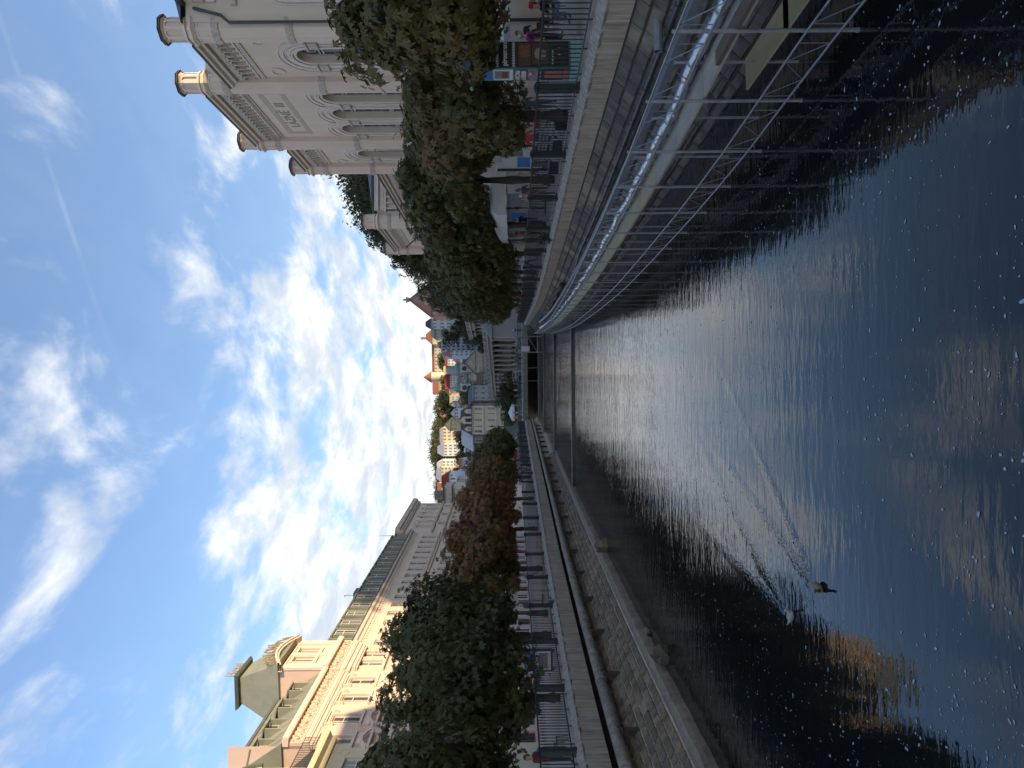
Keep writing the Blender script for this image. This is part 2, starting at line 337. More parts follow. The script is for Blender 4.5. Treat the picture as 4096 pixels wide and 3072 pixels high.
sweep(MB(), YS, lambda y: [(LW(y)-0.60,-2.53),(LW(y)-0.16,-2.57),(LW(y)-0.16,-3.2)]).build('foot_strip', M['kerb'], eb)
def rk(y): q = 0.03*math.sin(y*3.3)+0.02*math.sin(y*9.1); return [(LW(y)-0.18,-2.50+q*.5),(LW(y)-0.03+q,-2.54),(LW(y)+q,-2.68),(LW(y)+0.02,-3.2)]
sweep(MB(), [10+0.3*i for i in range(300)], rk).build('foot_edge', M['kerb'], eb)
def stone_mesh(seed, h=0.05):
    r = random.Random(seed); j = lambda a: r.uniform(-a, a)
    b = [(-.5+j(.03),-.5+j(.03)),(.5+j(.03),-.5+j(.03)),(.5+j(.03),.5+j(.03)),(-.5+j(.03),.5+j(.03))]
    tp = [(x*0.86+j(.02),y*0.86+j(.02),1+j(.25)) for x,y in b]
    m_ = MB(); vs = [(x,y,-0.6) for x,y in b]+[(x,y,.45+j(.1)) for x,y in b]+tp+[(j(.15),j(.15),1.25)]
    m_.add(vs, [(0,1,5,4),(1,2,6,5),(2,3,7,6),(3,0,4,7),(4,5,9,8),(5,6,10,9),(6,7,11,10),(7,4,8,11),(8,9,12),(9,10,12),(10,11,12),(11,8,12)])
    return m_
SM = [(stone_mesh(i), ) for i in range(6)]
LSM = [[SM[i][0].mesh('paving_stone', s_) for s_ in STONE] for i in range(6)]
nrow = 8; stones = []
for r_ in range(nrow):
    y = 15.6 + random.random()*0.4
    while y < 80:
        ln = random.uniform(0.34,0.66)
        stones.append((y+ln/2, ln, r_)); y += ln+0.06
stones.sort(); far = MB()
def place(y, ln, s0, s1, slope, th, keep):
    c = (s0+s1)/2; x, z = slope(y, c); xa, za = slope(y, s0); xb, zb_ = slope(y, s1)
    wv = Vector((xb-xa,0,zb_-za)); w_ = wv.length; wv.normalize(); d = 0.3
    yv = Vector((slope(y+d,c)[0]-slope(y-d,c)[0],2*d,0)).normalized(); n_ = yv.cross(wv)
    if n_.z < 0: n_ = -n_
    wv = n_.cross(yv)
    mt = Matrix((( yv.x*ln, wv.x*w_*0.86, n_.x*th, x),(yv.y*ln, wv.y*w_*0.86, n_.y*th, y),(yv.z*ln, wv.z*w_*0.86, n_.z*th, z),(0,0,0,1)))
    return mt
def bank_stones(stones, slope, nrow, th, meshes, protos, parent, mats, name, limit):
    far = MB()
    for i, (y, ln, r_) in enumerate(stones):
        mt = place(y, ln, r_/nrow, (r_+1)/nrow, slope, th*random.uniform(0.7,1.3), True); k = random.randrange(len(meshes)); q = random.randrange(len(mats))
        if i < limit:
            o = bpy.data.objects.new(name, meshes[k][q]); COL.objects.link(o); o.parent = parent; o.matrix_local = mt
        else:
            far.cur = q; pr = protos[k][0]; far.add([mt @ Vector(v) for v in pr.v], pr.f)
    kind(far.build(name+'s_far', mats, parent), 'stuff')
bank_stones(stones, lslope, nrow, 0.05, LSM, SM, eb, STONE, 'paving_stone', 296)
# ---------------------------------------------------------------- right quay
qw = thing('quay_wall', 'right river bank: stained concrete beam over battered stone blocks behind the scaffold', 'quay wall')
sweep(MB(), YS, lambda y: [(RF(y)+0.25,0.004),(RF(y)-0.18,0.004),(RF(y)-0.36,-0.15),(RF(y)-0.36,-0.72),(RF(y)+0.1,-0.74)], flip=True).build('coping_beam', M['concrete'], qw)
def raggedr(y): q = 0.03*math.sin(y*5.7)+0.03*math.sin(y*13.7+1); return [(RF(y)+0.2,0.055+q),(RF(y)-0.2,0.045+q),(RF(y)-0.40-q,-0.10),(RF(y)-0.35,-0.2)]
sweep(MB(), [9+0.25*i for i in range(440)], raggedr, flip=True).build('ledge', M['ledge'], qw)
def rslope(y, s):
    x0, z0 = RF(y)-2.42, -3.0; x1, z1 = RF(y)-0.42, -0.74
    return (x0+(x1-x0)*s, z0+(z1-z0)*s)
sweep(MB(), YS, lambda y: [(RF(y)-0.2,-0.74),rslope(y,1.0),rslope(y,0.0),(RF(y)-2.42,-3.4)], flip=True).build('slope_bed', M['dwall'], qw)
RWETSHADE = [mat('wet_shade_block_%d' % i, tuple(q*f for q in (0.10,0.078,0.055)), 0.5, (0.035,0.028,0.022), 1.3, (.6,2.6,.35), bump=0.8, bscale=6, world=True) for i, f in enumerate((1,.8,.62))]  # damp lower courses, colour also darkened to paint the shade behind the scaffold
RSM = [[SM[i][0].mesh('wall_block', s_) for s_ in RSTONE] for i in range(6)]
st2 = []
for r_ in range(8):
    y = 8.5+random.random()*0.5
    while y < 70:
        ln = random.uniform(0.45,1.0); st2.append((y+ln/2, ln, r_)); y += ln+0.02
st2.sort()
dry = [q for q in st2 if q[2] >= 4]; wet_shade = [(a,b,c) for a,b,c in st2 if c < 4]
RWM = [[SM[i][0].mesh('wet_shade_block', s_) for s_ in RWETSHADE] for i in range(6)]
bank_stones(dry, rslope, 8, 0.045, RSM, SM, qw, RSTONE, 'wall_block', 190); bank_stones(wet_shade, rslope, 8, 0.045, RWM, SM, qw, RWETSHADE, 'wet_shade_block', 90)
# ------------------------------------------------------------------ railings
M['iron'] = mat('painted_iron', (0.020,0.028,0.034), 0.45, (0.030,0.038,0.042), 4)
def along(fx, y0, y1, step):
    y = y0; out = []
    while y < y1:
        out.append(y); s_ = math.hypot(1, (fx(y+.1)-fx(y-.1))/.2); y += step/s_
    return out
pk = MB(); pk.box(-.011,.011,-.011,.011,0.12,0.96)
def spear(m_, z=0.0):
    w = [(.011,.94),(.036,1.04),(.040,1.06),(.012,1.17),(.006,1.20)]
    pf = [(a,b+z) for a,b in w]; n = len(pf); b = len(m_.v)
    vs = []
    for a, q in pf: vs += [(-.008,-a,q),(.008,-a,q),(.008,a,q),(-.008,a,q)]
    m_.add(vs, [(i*4+k,i*4+(k+1)%4,(i+1)*4+(k+1)%4,(i+1)*4+k) for i in range(n-1) for k in range(4)])
spear(pk); pk.box(-.017,.017,-.017,.017,0.93,0.955)
PKM = pk.mesh('picket', M['iron'])
pl = MB(); pl.box(-.014,.014,-.014,.014,-0.06,0.96); spear(pl); pl.box(-.017,.017,-.017,.017,0.93,0.955); PLM = pl.mesh('picket', M['iron'])
pp = MB(); h = .09; S4 = lambda q: [(-q,-q),(q,-q),(q,q),(-q,q)]
pp.box(-h,h,-h,h,0.02,1.12); pp.box(-.12,.12,-.12,.12,-0.02,0.13); pp.box(-.105,.105,-.105,.105,1.12,1.16); pp.frus(S4(.105),S4(.135),1.16,1.24); pp.frus(S4(.135),S4(.05),1.24,1.31)
for s_ in (-1,1): pp.box(-.055,.055,s_*.093-.006,s_*.093+.006,.25,1.0); pp.box(s_*.093-.006,s_*.093+.006,-.055,.055,.25,1.0)
PPM = pp.mesh('post', M['iron'])
def railing(fx, y0, y1, sp, label, near):
    rt = thing('railing', label, 'railing', (0,0,0.03))
    posts = along(fx, y0, y1, sp)
    for y in posts: inst('post', PPM, rt, (fx(y),y,0), math.atan2(-(fx(y+.1)-fx(y-.1)),.2))
    ys = along(fx, y0-sp, y1, 1.2)+[y1]
    MB().tube([(fx(y),y,1.205) for y in ys], 0.03, 6).build('top_rail', M['iron'], rt)
    MB().tube([(fx(y),y,0.14) for y in ys], 0.024, 5).build('bottom_rail', M['iron'], rt)
    yy = along(fx, posts[0]-sp+0.1, posts[-1], sp/23)
    fm = MB()
    for i, y in enumerate(yy):
        if min(abs(y-q) for q in posts) < 0.14: continue
        a = math.atan2(-(fx(y+.1)-fx(y-.1)),.2)
        if y < near: inst('picket', PLM if i % 6 == 0 else PKM, rt, (fx(y),y,0), a)
        else:
            src = pl if i % 6 == 0 else pk; fm.add([(fx(y)+v[0],y+v[1],v[2]) for v in src.v], src.f)
    kind(fm.build('pickets_far', M['iron'], rt), 'stuff')
railing(LF, 18.3, 121, 4.65, 'black iron picket railing along the left promenade', 50)
railing(RF, 14.85, 119, 4.98, 'black iron picket railing along the right promenade above the scaffold', 46)
# ------------------------------------------------------------------ left pipe on saddles
M['oldpipe'] = mat('old_grey_pipe', (0.32,0.265,0.20), 0.65, (0.13,0.105,0.08), 3, (2,1.5,2), bump=0.4, bscale=20, col3=(0.38,0.35,0.30), scale3=2.2, amt3=0.6)
M['rust'] = mat('rusty_steel', (0.09,0.062,0.045), 0.8, (0.045,0.035,0.03), 8, bump=0.4)
LPx = lambda y: LF(y)+0.86
pt = thing('pipeline', 'thick weathered grey pipe on saddles along the left bank slope', 'pipe')
ya = 14.0; k = 0
while ya < 116:
    yb = min(ya+6.1, 116); MB().tube([(LPx(y),y,-1.2) for y in np.linspace(ya,yb,7)], 0.205, 18).build('pipe_section', M['oldpipe'], pt, True)
    MB().tube([(LPx(yb-.05),yb-.05,-1.2),(LPx(yb+.05),yb+.05,-1.2)], 0.225, 18).build('joint_band', M['ledge'], pt, True)
    ya = yb
y = 17.9
while y < 110:
    sd_ = MB(); x = LPx(y)
    sd_.box(x+.10,x+.30,y-.05,y+.05,-2.05,-1.30); sd_.box(x+.02,x+.42,y-.09,y+.09,-1.36,-1.30); sd_.box(x-.15,x+.18,y-.06,y+.06,-1.48,-1.40)
    sd_.box(x+.38,x+.42,y-.07,y+.07,-1.36,-1.18); sd_.box(x+.29,x+.32,y-.10,y+.10,-1.95,-1.36)
    sd_.build('saddle', M['rust'], pt); y += 4.2
# ------------------------------------------------------------------ right side: scaffold, pipes
M['galv'] = mat('galvanised_tube', (0.35,0.365,0.38), 0.42, (0.21,0.225,0.24), 6, metal=0.6)
M['galvd'] = mat('dull_galvanised', (0.34,0.35,0.35), 0.45, (0.22,0.23,0.23), 6, metal=0.3)
M['ply'] = mat('yellow_shuttering', (0.38,0.32,0.15), 0.6, (0.29,0.25,0.14), 3, (1,0.5,1), col3=(0.30,0.28,0.24), scale3=1.1)
M['plank'] = mat('grey_deck_board', (0.36,0.33,0.27), 0.75, (0.24,0.21,0.17), 3, (4,0.6,1), col3=(0.42,0.38,0.22), scale3=1.4)
M['bplank'] = mat('wet_brown_plank', (0.13,0.09,0.06), 0.75, (0.08,0.055,0.04), 4, (5,0.6,1))
M['foil'] = mat('foil_jacket', (0.62,0.63,0.64), 0.30, (0.50,0.52,0.55), 9, bump=0.9, bscale=11, metal=0.95)
M['foil_band'] = mat('foil_band', (0.30,0.31,0.33), 0.4, metal=0.8)
M['grey_channel'] = mat('grey_cable_channel', (0.20,0.21,0.23), 0.45, (0.15,0.16,0.17), 3, metal=0.4)
M['conduit'] = mat('dark_conduit', (0.075,0.075,0.08), 0.45, (0.05,0.05,0.052), 4)
sc = thing('scaffold', 'long galvanised tube scaffold standing in the water along the right wall', 'scaffold')
PY = [5.85]+[7.8+1.93*i for i in range(37)]
def sxi(y): return SX(y)+0.70
pole = MB(); pole.tube([(0,0,-2.95),(0,0,-0.25)], 0.028, 8); pole.tube([(0,0,-2.85),(0,0,-2.81)], 0.036, 8); pole.tube([(0,0,-1.26),(0,0,-1.06)], 0.029, 8)
pole.tube([(0.03,0.0,-2.72),(0.10,0.0,-2.72),(0.10,0,-2.66)], 0.008, 5)
POM = pole.mesh('standard', M['galvd']); pi_ = MB(); pi_.tube([(0,0,-2.95),(0,0,-0.75)], 0.026, 6); PIM = pi_.mesh('standard', M['galvd'])
def lattice(a, b, zt, zb):
    m_ = MB(); fx = lambda y: SX(y)-0.045
    P = lambda y, z: (fx(y), y, z)
    m_.tube([P(a,zt),P(b,zt)], 0.017, 6); m_.tube([P(a,zb),P(b,zb)], 0.017, 6)
    n = 3; q = [a+(b-a)*(0.12+0.76*i/n) for i in range(n+1)]
    for i, y in enumerate(q): 
        if i in (0, n): m_.tube([P(y,zt),P(y,zb)], 0.009, 4)
    for i in range(n): m_.tube([P(q[i], zt if i%2 else zb),P(q[i+1], zb if i%2 else zt)], 0.008, 4)
    return m_
for i, y in enumerate(PY):
    inst('standard', POM, sc, (SX(y),y,0)); inst('standard', PIM, sc, (sxi(y),y+0.12,0))
    if i+1 < len(PY):
        b = PY[i+1]
        lattice(y, b, -0.29, -0.77).build('lattice_girder', M['galv'], sc); lattice(y, b, -2.10, -2.56).build('lattice_girder', M['galv'], sc)
        mt_ = M['ply'] if 4 < i or i in (0,) else M['plank']
        d = MB(); ye = b-0.03
        d.add([(SX(y)+.05,y,-1.20),(SX(ye)+.05,ye,-1.20),(SX(ye)+.58,ye,-1.20),(SX(y)+.58,y,-1.20),(SX(y)+.05,y,-1.245),(SX(ye)+.05,ye,-1.245),(SX(ye)+.58,ye,-1.245),(SX(y)+.58,y,-1.245)],
              [(3,2,1,0),(4,5,6,7),(0,1,5,4),(1,2,6,5),(2,3,7,6),(3,0,4,7)])
        d.build('deck_board', mt_, sc)
        MB().tube([(SX(y)-.02,y+.06,-1.27),(sxi(y)+.1,y+.06,-1.27)], 0.022, 5).build('transom', M['galvd'], sc)
        MB().tube([(SX(y)+.05,y+.08,-1.30),(sxi(y),y+.3,-1.72)], 0.018, 5).build('knee_brace', M['galv'], sc)
lb = MB(); lb.box(0,.55,0,1.9,-0.02,0.02)
for y in (8.6,10.3): lb.build('lower_board', M['ply'], sc, False, (SX(y)+0.35,y,-2.12), 0.05)
MB().box(-.12,.12,0,2.4,0,.06).build('loose_plank', M['bplank'], sc, False, (SX(9.2)+0.2,8.3,-1.19), 0.07)
# foil-wrapped pipe lying on the deck, with straps
ft = thing('insulated_pipe', 'shiny foil-wrapped pipe with dark straps running along the scaffold deck', 'pipe')
fp = lambda y: (SX(y)+0.62+0.02*math.sin(y*1.7), y, -1.06+0.02*math.sin(y*2.3))
def foil(a, b):
    ys = np.arange(a, b, 0.07); return MB().tube([fp(y) for y in ys], [0.098+0.009*math.sin(y*9.1)+0.007*random.uniform(-1,1) for y in ys], 14)
for a in np.arange(5.2, 76, 4.0): foil(a, a+4.06).build('foil_section', M['foil'], ft, True)
bm_ = MB(); bm_.tube([(0,-.012,0),(0,.012,0)], 0.109, 12); BM = bm_.mesh('strap', M['foil_band'])
for y in np.arange(5.4, 60, 0.48): inst('strap', BM, ft, fp(y), 0.03)
gc = thing('cable_channel', 'flat grey metal channel on brackets behind the foil pipe', 'channel')
cm = sweep(MB(), [5+1.5*i for i in range(47)], lambda y: [(SX(y)+1.0,-0.78),(SX(y)+1.15,-0.76),(SX(y)+1.16,-0.80),(SX(y)+1.0,-0.90)], True); cm.build('channel', M['grey_channel'], gc)
bk = MB(); bk.box(0.98,1.12,-.06,.06,-1.22,-0.82); BKM = bk.mesh('bracket', M['grey_channel'])
for y in PY[1:]: inst('bracket', BKM, gc, (SX(y),y+0.9,0))
ct = thing('conduit_pipe', 'thin dark conduit clamped to the stained right quay wall', 'pipe')
def cpx(y): return RF(y)-1.14
def cpz(y): return -1.36 + (-0.15*sm(34,40,y)) 
MB().tube([(cpx(y)-0.12*math.exp(-((y-27)/6)**2),y,cpz(y)) for y in np.arange(9,58,0.9)], 0.055, 10).build('conduit', M['conduit'], ct, True)
cl = MB(); cl.tube([(0,-.02,0),(0,.02,0)], 0.075, 10); cl.box(.0,.25,-.02,.02,-.10,-.06); CLM = cl.mesh('clamp', M['conduit'])
for y in np.arange(10.5,56,1.75): inst('clamp', CLM, ct, (cpx(y)-0.12*math.exp(-((y-27)/6)**2),y,cpz(y)))
# second, rusty pipe in the shadow at the far end of the wall
rp = thing('rusty_pipe', 'crumpled brown pipe bundle at the far end of the right wall', 'pipe')
ys = np.arange(44,100,0.5); MB().tube([(RF(y)-1.25+0.04*math.sin(y*3),y,-1.05-0.06*math.sin(y*1.3)) for y in ys], [0.15+0.03*math.sin(y*7) for y in ys], 9).build('pipe_run', M['rust'], rp, True)
sp_ = MB()
for k in range(12):
    a0, a1 = 2*math.pi*k/12, 2*math.pi*(k+1)/12
    for r0, fl in ((0.10,1),(0.085,-1)):
        q = [(-.62,r0*math.cos(a0),r0*math.sin(a0)),(-.62,r0*math.cos(a1),r0*math.sin(a1)),(.5,r0*math.cos(a1),r0*math.sin(a1)),(.5,r0*math.cos(a0),r0*math.sin(a0))]
        sp_.quad(*(q if fl > 0 else q[::-1]))
    sp_.quad((-.62,.085*math.cos(a0),.085*math.sin(a0)),(-.62,.085*math.cos(a1),.085*math.sin(a1)),(-.62,.10*math.cos(a1),.10*math.sin(a1)),(-.62,.10*math.cos(a0),.10*math.sin(a0)))
y = 15.1; x_, z_ = rslope(y, 0.80)
dpo = sp_.build('drain_spout', M['galvd'], None, False, (x_-0.05, y, z_)); tag(dpo, 'short open grey drainpipe poking out of the right quay wall', 'drain')
# ------------------------------------------------------------------ building helpers
M['glass'] = mat('window_glass', (0.035,0.045,0.055), 0.06, spec=1.0)
M['glass2'] = mat('curtained_glass', (0.20,0.21,0.21), 0.15, (0.08,0.09,0.10), 1.2, spec=0.8)
M['glass3'] = mat('net_curtain_glass', (0.36,0.36,0.34), 0.2, (0.20,0.21,0.21), 2, (6,1,.3), spec=.8)
M['sash'] = mat('white_sash', (0.62,0.60,0.55), 0.6)
M['sashd'] = mat('grey_sash', (0.36,0.38,0.37), 0.6)
def wall_grid(mb, x0, x1, z0, z1, rects, y=0.0, depth=0.2):
    xs = sorted({x0,x1}|{r[0] for r in rects}|{r[1] for r in rects}); zs = sorted({z0,z1}|{r[2] for r in rects}|{r[3] for r in rects})
    xs = [x for x in xs if x0-1e-6 <= x <= x1+1e-6]; zs = [z for z in zs if z0-1e-6 <= z <= z1+1e-6]
    for i in range(len(xs)-1):
        for j in range(len(zs)-1):
            cx, cz = (xs[i]+xs[i+1])/2, (zs[j]+zs[j+1])/2
            if any(r[0] < cx < r[1] and r[2] < cz < r[3] for r in rects): continue
            mb.quad((xs[i+1],y,zs[j]),(xs[i],y,zs[j]),(xs[i],y,zs[j+1]),(xs[i+1],y,zs[j+1]))
    for a,b,c,d in rects:
        q = y-depth
        mb.quad((a,y,c),(a,q,c),(a,q,d),(a,y,d)); mb.quad((b,q,c),(b,y,c),(b,y,d),(b,q,d))
        mb.quad((a,q,c),(a,y,c),(b,y,c),(b,q,c)); mb.quad((a,y,d),(a,q,d),(b,q,d),(b,y,d))
    return mb
_wc = {}
def window(parent, x, z0, z1, w, y, sash='sash', glass='glass', nx=2, nz=(0.62,), fr=0.07):
    if glass == 'glass2': glass = random.choice(('glass2','glass2','glass','glass3'))
    key = (round(w,2), round(z1-z0,2), sash, glass, nx, nz, fr)
    if key not in _wc:
        h = z1-z0; m_ = MB(); g = MB()
        m_.box(-w/2,-w/2+fr,-.05,.0,0,h); m_.box(w/2-fr,w/2,-.05,.0,0,h); m_.box(-w/2+fr,w/2-fr,-.05,.0,0,fr); m_.box(-w/2+fr,w/2-fr,-.05,.0,h-fr,h)
        for i in range(1,nx): q = -w/2+w*i/nx; m_.box(q-fr*.45,q+fr*.45,-.045,.006,fr,h-fr)
        for t_ in nz: m_.box(-w/2+fr,w/2-fr,-.04,.003,h*t_-fr*.4,h*t_+fr*.4)
        g.quad((w/2-.02,-.03,.02),(-w/2+.02,-.03,.02),(-w/2+.02,-.03,h-.02),(w/2-.02,-.03,h-.02))
        _wc[key] = (m_.mesh('window', M[sash]), g.mesh('pane', M[glass]))
    a, b = _wc[key]; o = inst('window', a, parent, (x,y,z0)); inst('pane', b, o); return o
def text_mesh(txt, size, depth, mat_, bold=0.0, align='LEFT'):
    c = bpy.data.curves.new('lettering', 'FONT'); c.body = txt; c.size = size; c.extrude = depth; c.align_x = align; c.offset = bold; c.resolution_u = 3
    o = bpy.data.objects.new('tmp', c); COL.objects.link(o); dg = bpy.context.evaluated_depsgraph_get(); dg.update()
    me = bpy.data.meshes.new_from_object(o.evaluated_get(dg)); bpy.data.objects.remove(o); me.materials.clear(); me.materials.append(mat_); return me
def put_text(txt, size, depth, mat_, parent, loc, right, up=(0,0,1), bold=0.0, align='LEFT', name='lettering', sx=1.0):
    me = text_mesh(txt, size, depth, mat_, bold, align); o = bpy.data.objects.new(name, me); COL.objects.link(o)
    if parent is not None: o.parent = parent
    r_ = Vector(right).normalized(); u_ = Vector(up).normalized(); n_ = r_.cross(u_)
    o.matrix_local = Matrix(((r_.x*sx,u_.x,n_.x,loc[0]),(r_.y*sx,u_.y,n_.y,loc[1]),(r_.z*sx,u_.z,n_.z,loc[2]),(0,0,0,1))); return o
# ------------------------------------------------------------------ the bathhouse on the right
M['stucco'] = mat('greige_stucco', (0.70,0.565,0.455), 0.9, (0.61,0.49,0.395), 1.1, (1.6,1.6,.22), bump=0.15, bscale=25, col3=(0.74,0.605,0.475), scale3=0.35, amt3=0.5)
M['stucco_pale'] = mat('pale_moulding', (0.70,0.61,0.52), 0.85, (0.57,0.49,0.415), 2.0, (1.3,1.3,.5), bump=0.15)
M['stucco_dark'] = mat('sign_border_stucco', (0.47,0.40,0.32), 0.9, (0.43,0.365,0.29), 2)
M['carved'] = mat('carved_frieze', (0.64,0.56,0.475), 0.85, (0.33,0.285,0.24), 7, bump=1.0, bscale=9)
M['lettergrey'] = mat('letter_grey', (0.27,0.24,0.21), 0.8)
M['roofdark'] = mat('dark_sheet_roof', (0.05,0.052,0.055), 0.5, (0.035,0.036,0.038), 2)
M['creamst'] = mat('cream_stucco', (0.66,0.57,0.44), 0.9, (0.58,0.495,0.38), 1.0, (1.4,1.4,.25), bump=0.15)
lz = thing('bathhouse', 'large greige neo-gothic bathhouse with octagonal turrets and tall arched windows', 'building', (17.2,33.0,0), R(91.5))
TW = [0.6, 6.2, 14.9, 20.1]
def arch_wall(mb, xa, xb, za, zb, arches, y=0.0, depth=0.42, n=14):
    """wall strip with arched openings (cx, half, sill, spring)"""
    arches = sorted(arches); x = xa
    for cx, h, sl, spg in arches:
        mb.quad((cx-h,y,za),(x,y,za),(x,y,zb),(cx-h,y,zb))
        mb.quad((cx+h,y,za),(cx-h,y,za),(cx-h,y,sl),(cx+h,y,sl))
        arc = [(cx-h*math.cos(math.pi*i/n), spg+h*math.sin(math.pi*i/n)) for i in range(n+1)]
        for (p0,q0),(p1,q1) in zip(arc,arc[1:]):
            mb.quad((p1,y,q1),(p0,y,q0),(p0,y,zb),(p1,y,zb)); mb.quad((p0,y,q0),(p1,y,q1),(p1,y-depth,q1),(p0,y-depth,q0))
        mb.quad((cx-h,y,sl),(cx-h,y,spg),(cx-h,y-depth,spg),(cx-h,y-depth,sl)); mb.quad((cx+h,y,spg),(cx+h,y,sl),(cx+h,y-depth,sl),(cx+h,y-depth,spg))
        mb.quad((cx+h,y,sl),(cx-h,y,sl),(cx-h,y-depth,sl),(cx+h,y-depth,sl)); x = cx+h
    mb.quad((xb,y,za),(x,y,za),(x,y,zb),(xb,y,zb)); return mb
AR = [3.3, 8.15, 10.55, 12.95, 17.6]; SIL, SPR, HW = 7.9, 12.35, 0.70
wl = MB(); arch_wall(wl, 0, 6.2, 7.3, 17.3, [(3.3,HW,SIL,SPR)]); arch_wall(wl, 6.2, 14.9, 7.3, 19.1, [(a,HW,SIL,SPR) for a in AR[1:4]]); arch_wall(wl, 14.9, 20.7, 7.3, 17.3, [(17.6,HW,SIL,SPR)])
gf = [(a-.75,a+.75,1.0,5.2) for a in (3.3,8.15,12.95,17.6)]+[(9.6,11.5,0.2,4.6)]
wall_grid(wl, 0, 20.7, 0, 7.3, gf, 0, 0.35); wl.quad((20.7,0,0),(20.7,0,17.3),(20.7,-24,17.3),(20.7,-24,0)); wl.quad((6.2,0,17.2),(6.2,0,19.1),(6.2,-6,19.1),(6.2,-6,17.2)); wl.quad((14.9,0,17.2),(14.9,-6,17.2),(14.9,-6,19.1),(14.9,0,19.1))
wl.build('wall', M['stucco'], lz)
sw = MB(); sw.quad((0,0,0),(0,-24,0),(0,-24,17.3),(0,0,17.3)); sw.build('side_wall', M['creamst'], lz)
for a, b, c, d in gf: window(lz, (a+b)/2, c, d, b-a, -0.3, 'sashd', 'glass', 3, (0.7,))
# arched windows with stone tracery
def arched_window(x, big):
    m_ = MB(); y = -0.36
    for s_ in (-1,1): m_.box(x+s_*HW-(.09 if s_ > 0 else 0),x+s_*HW+(.09 if s_ < 0 else 0),y-.06,y,SIL,SPR)
    m_.ring(x,SPR,HW-.09,HW,y-.06,y,0,math.pi,12); m_.box(x-HW+.09,x+HW-.09,y-.06,y+.03,SPR-.62,SPR-.50); m_.box(x-HW+.09,x+HW-.09,y-.06,y+.05,SPR-.42,SPR-.36)
    m_.box(x-HW+.09,x+HW-.09,y-.06,y+.05,SIL+1.55,SIL+1.72); m_.box(x-HW+.09,x+HW-.09,y-.05,y+.08,SIL+1.42,SIL+1.50)
    for q in (-.23,.23): m_.box(x+q-.03,x+q+.03,y-.06,y+.01,SIL,SPR-.5)
    for k in range(1,4): 
        z = SIL+1.72+k*(SPR-.62-SIL-1.72)/4; m_.box(x-HW+.09,x+HW-.09,y-.05,y-.01,z-.015,z+.015)
    for k in (1,2): m_.box(x-HW+.09,x+HW-.09,y-.05,y-.01,SIL+k*.48-.015,SIL+k*.48+.015)
    m_.ring(x,SPR+.06,.30,.345,y-.05,y+.02,0,2*math.pi,16)
    for a_ in (35,70,110,145): 
        c_, s2 = math.cos(R(a_)), math.sin(R(a_)); m_.tube([(x+.33*c_,y-.02,SPR+.06+.33*s2),(x+(HW-.05)*c_,y-.02,SPR+(HW-.05)*s2)],.016,4)
    for k in range(7): m_.ring(x-HW+.19+k*.17,SPR-.36,.045,.07,y-.04,y+.02,0,math.pi,6)
    o = m_.build('window', M['sashd'], lz)
    g = MB(); arc = [(x-HW*math.cos(math.pi*i/12), SPR+HW*math.sin(math.pi*i/12)) for i in range(13)]
    g.add([(x+HW,y-.04,SIL),(x-HW,y-.04,SIL)]+[(a_,y-.04,b_) for a_,b_ in arc], [tuple(range(15))]); g.build('pane', M['glass'], o)
    sr = MB()
    for k, (r0, r1, yy) in enumerate([(HW+.02,HW+.16,.05),(HW+.20,HW+.30,.10),(HW+.34,HW+.50,.06),(HW+.54,HW+.62,.03),(HW+.66,HW+.88,.07),(HW+.90,HW+.95,.10)]):
        if r1 > 1.2 and not big: 
            a0 = math.acos(min(1,1.175/r1)); sr.ring(x,SPR,r0,r1,-.05,yy,a0,math.pi-a0,16)
        else: sr.ring(x,SPR,r0,r1,-.05,yy,0,math.pi,20)
        if r1 < 1.2 or big:
            for s_ in (-1,1):
                a_, b_ = sorted((x+s_*r0, x+s_*r1)); sr.box(a_,b_,-.05,yy,SIL-.4,SPR-.004)
    sr.build('arch_moulding', M['stucco_pale'], lz)
    cp = MB()
    for s_ in (-1,1):
        c_ = x+s_*(HW+.45) if big else x+s_*1.175
        if not big and s_ > 0 and x < 12: continue
        cp.box(c_-.30,c_+.30,0,.14,SPR-.62,SPR-.18); cp.box(c_-.36,c_+.36,0,.19,SPR-.16,SPR-.04); cp.box(c_-.34,c_+.34,0,.16,SPR-.68,SPR-.64)
    cp.build('capital', M['carved'], lz)
for a in AR: arched_window(a, a in (3.3,17.6))
for a, z in ((1.75,14.6),(4.95,14.6),(16.1,14.6),(19.1,14.6)): MB().ring(a,z,.30,.38,0,.05,0,2*math.pi,18).build('roundel', M['stucco_pale'], lz)
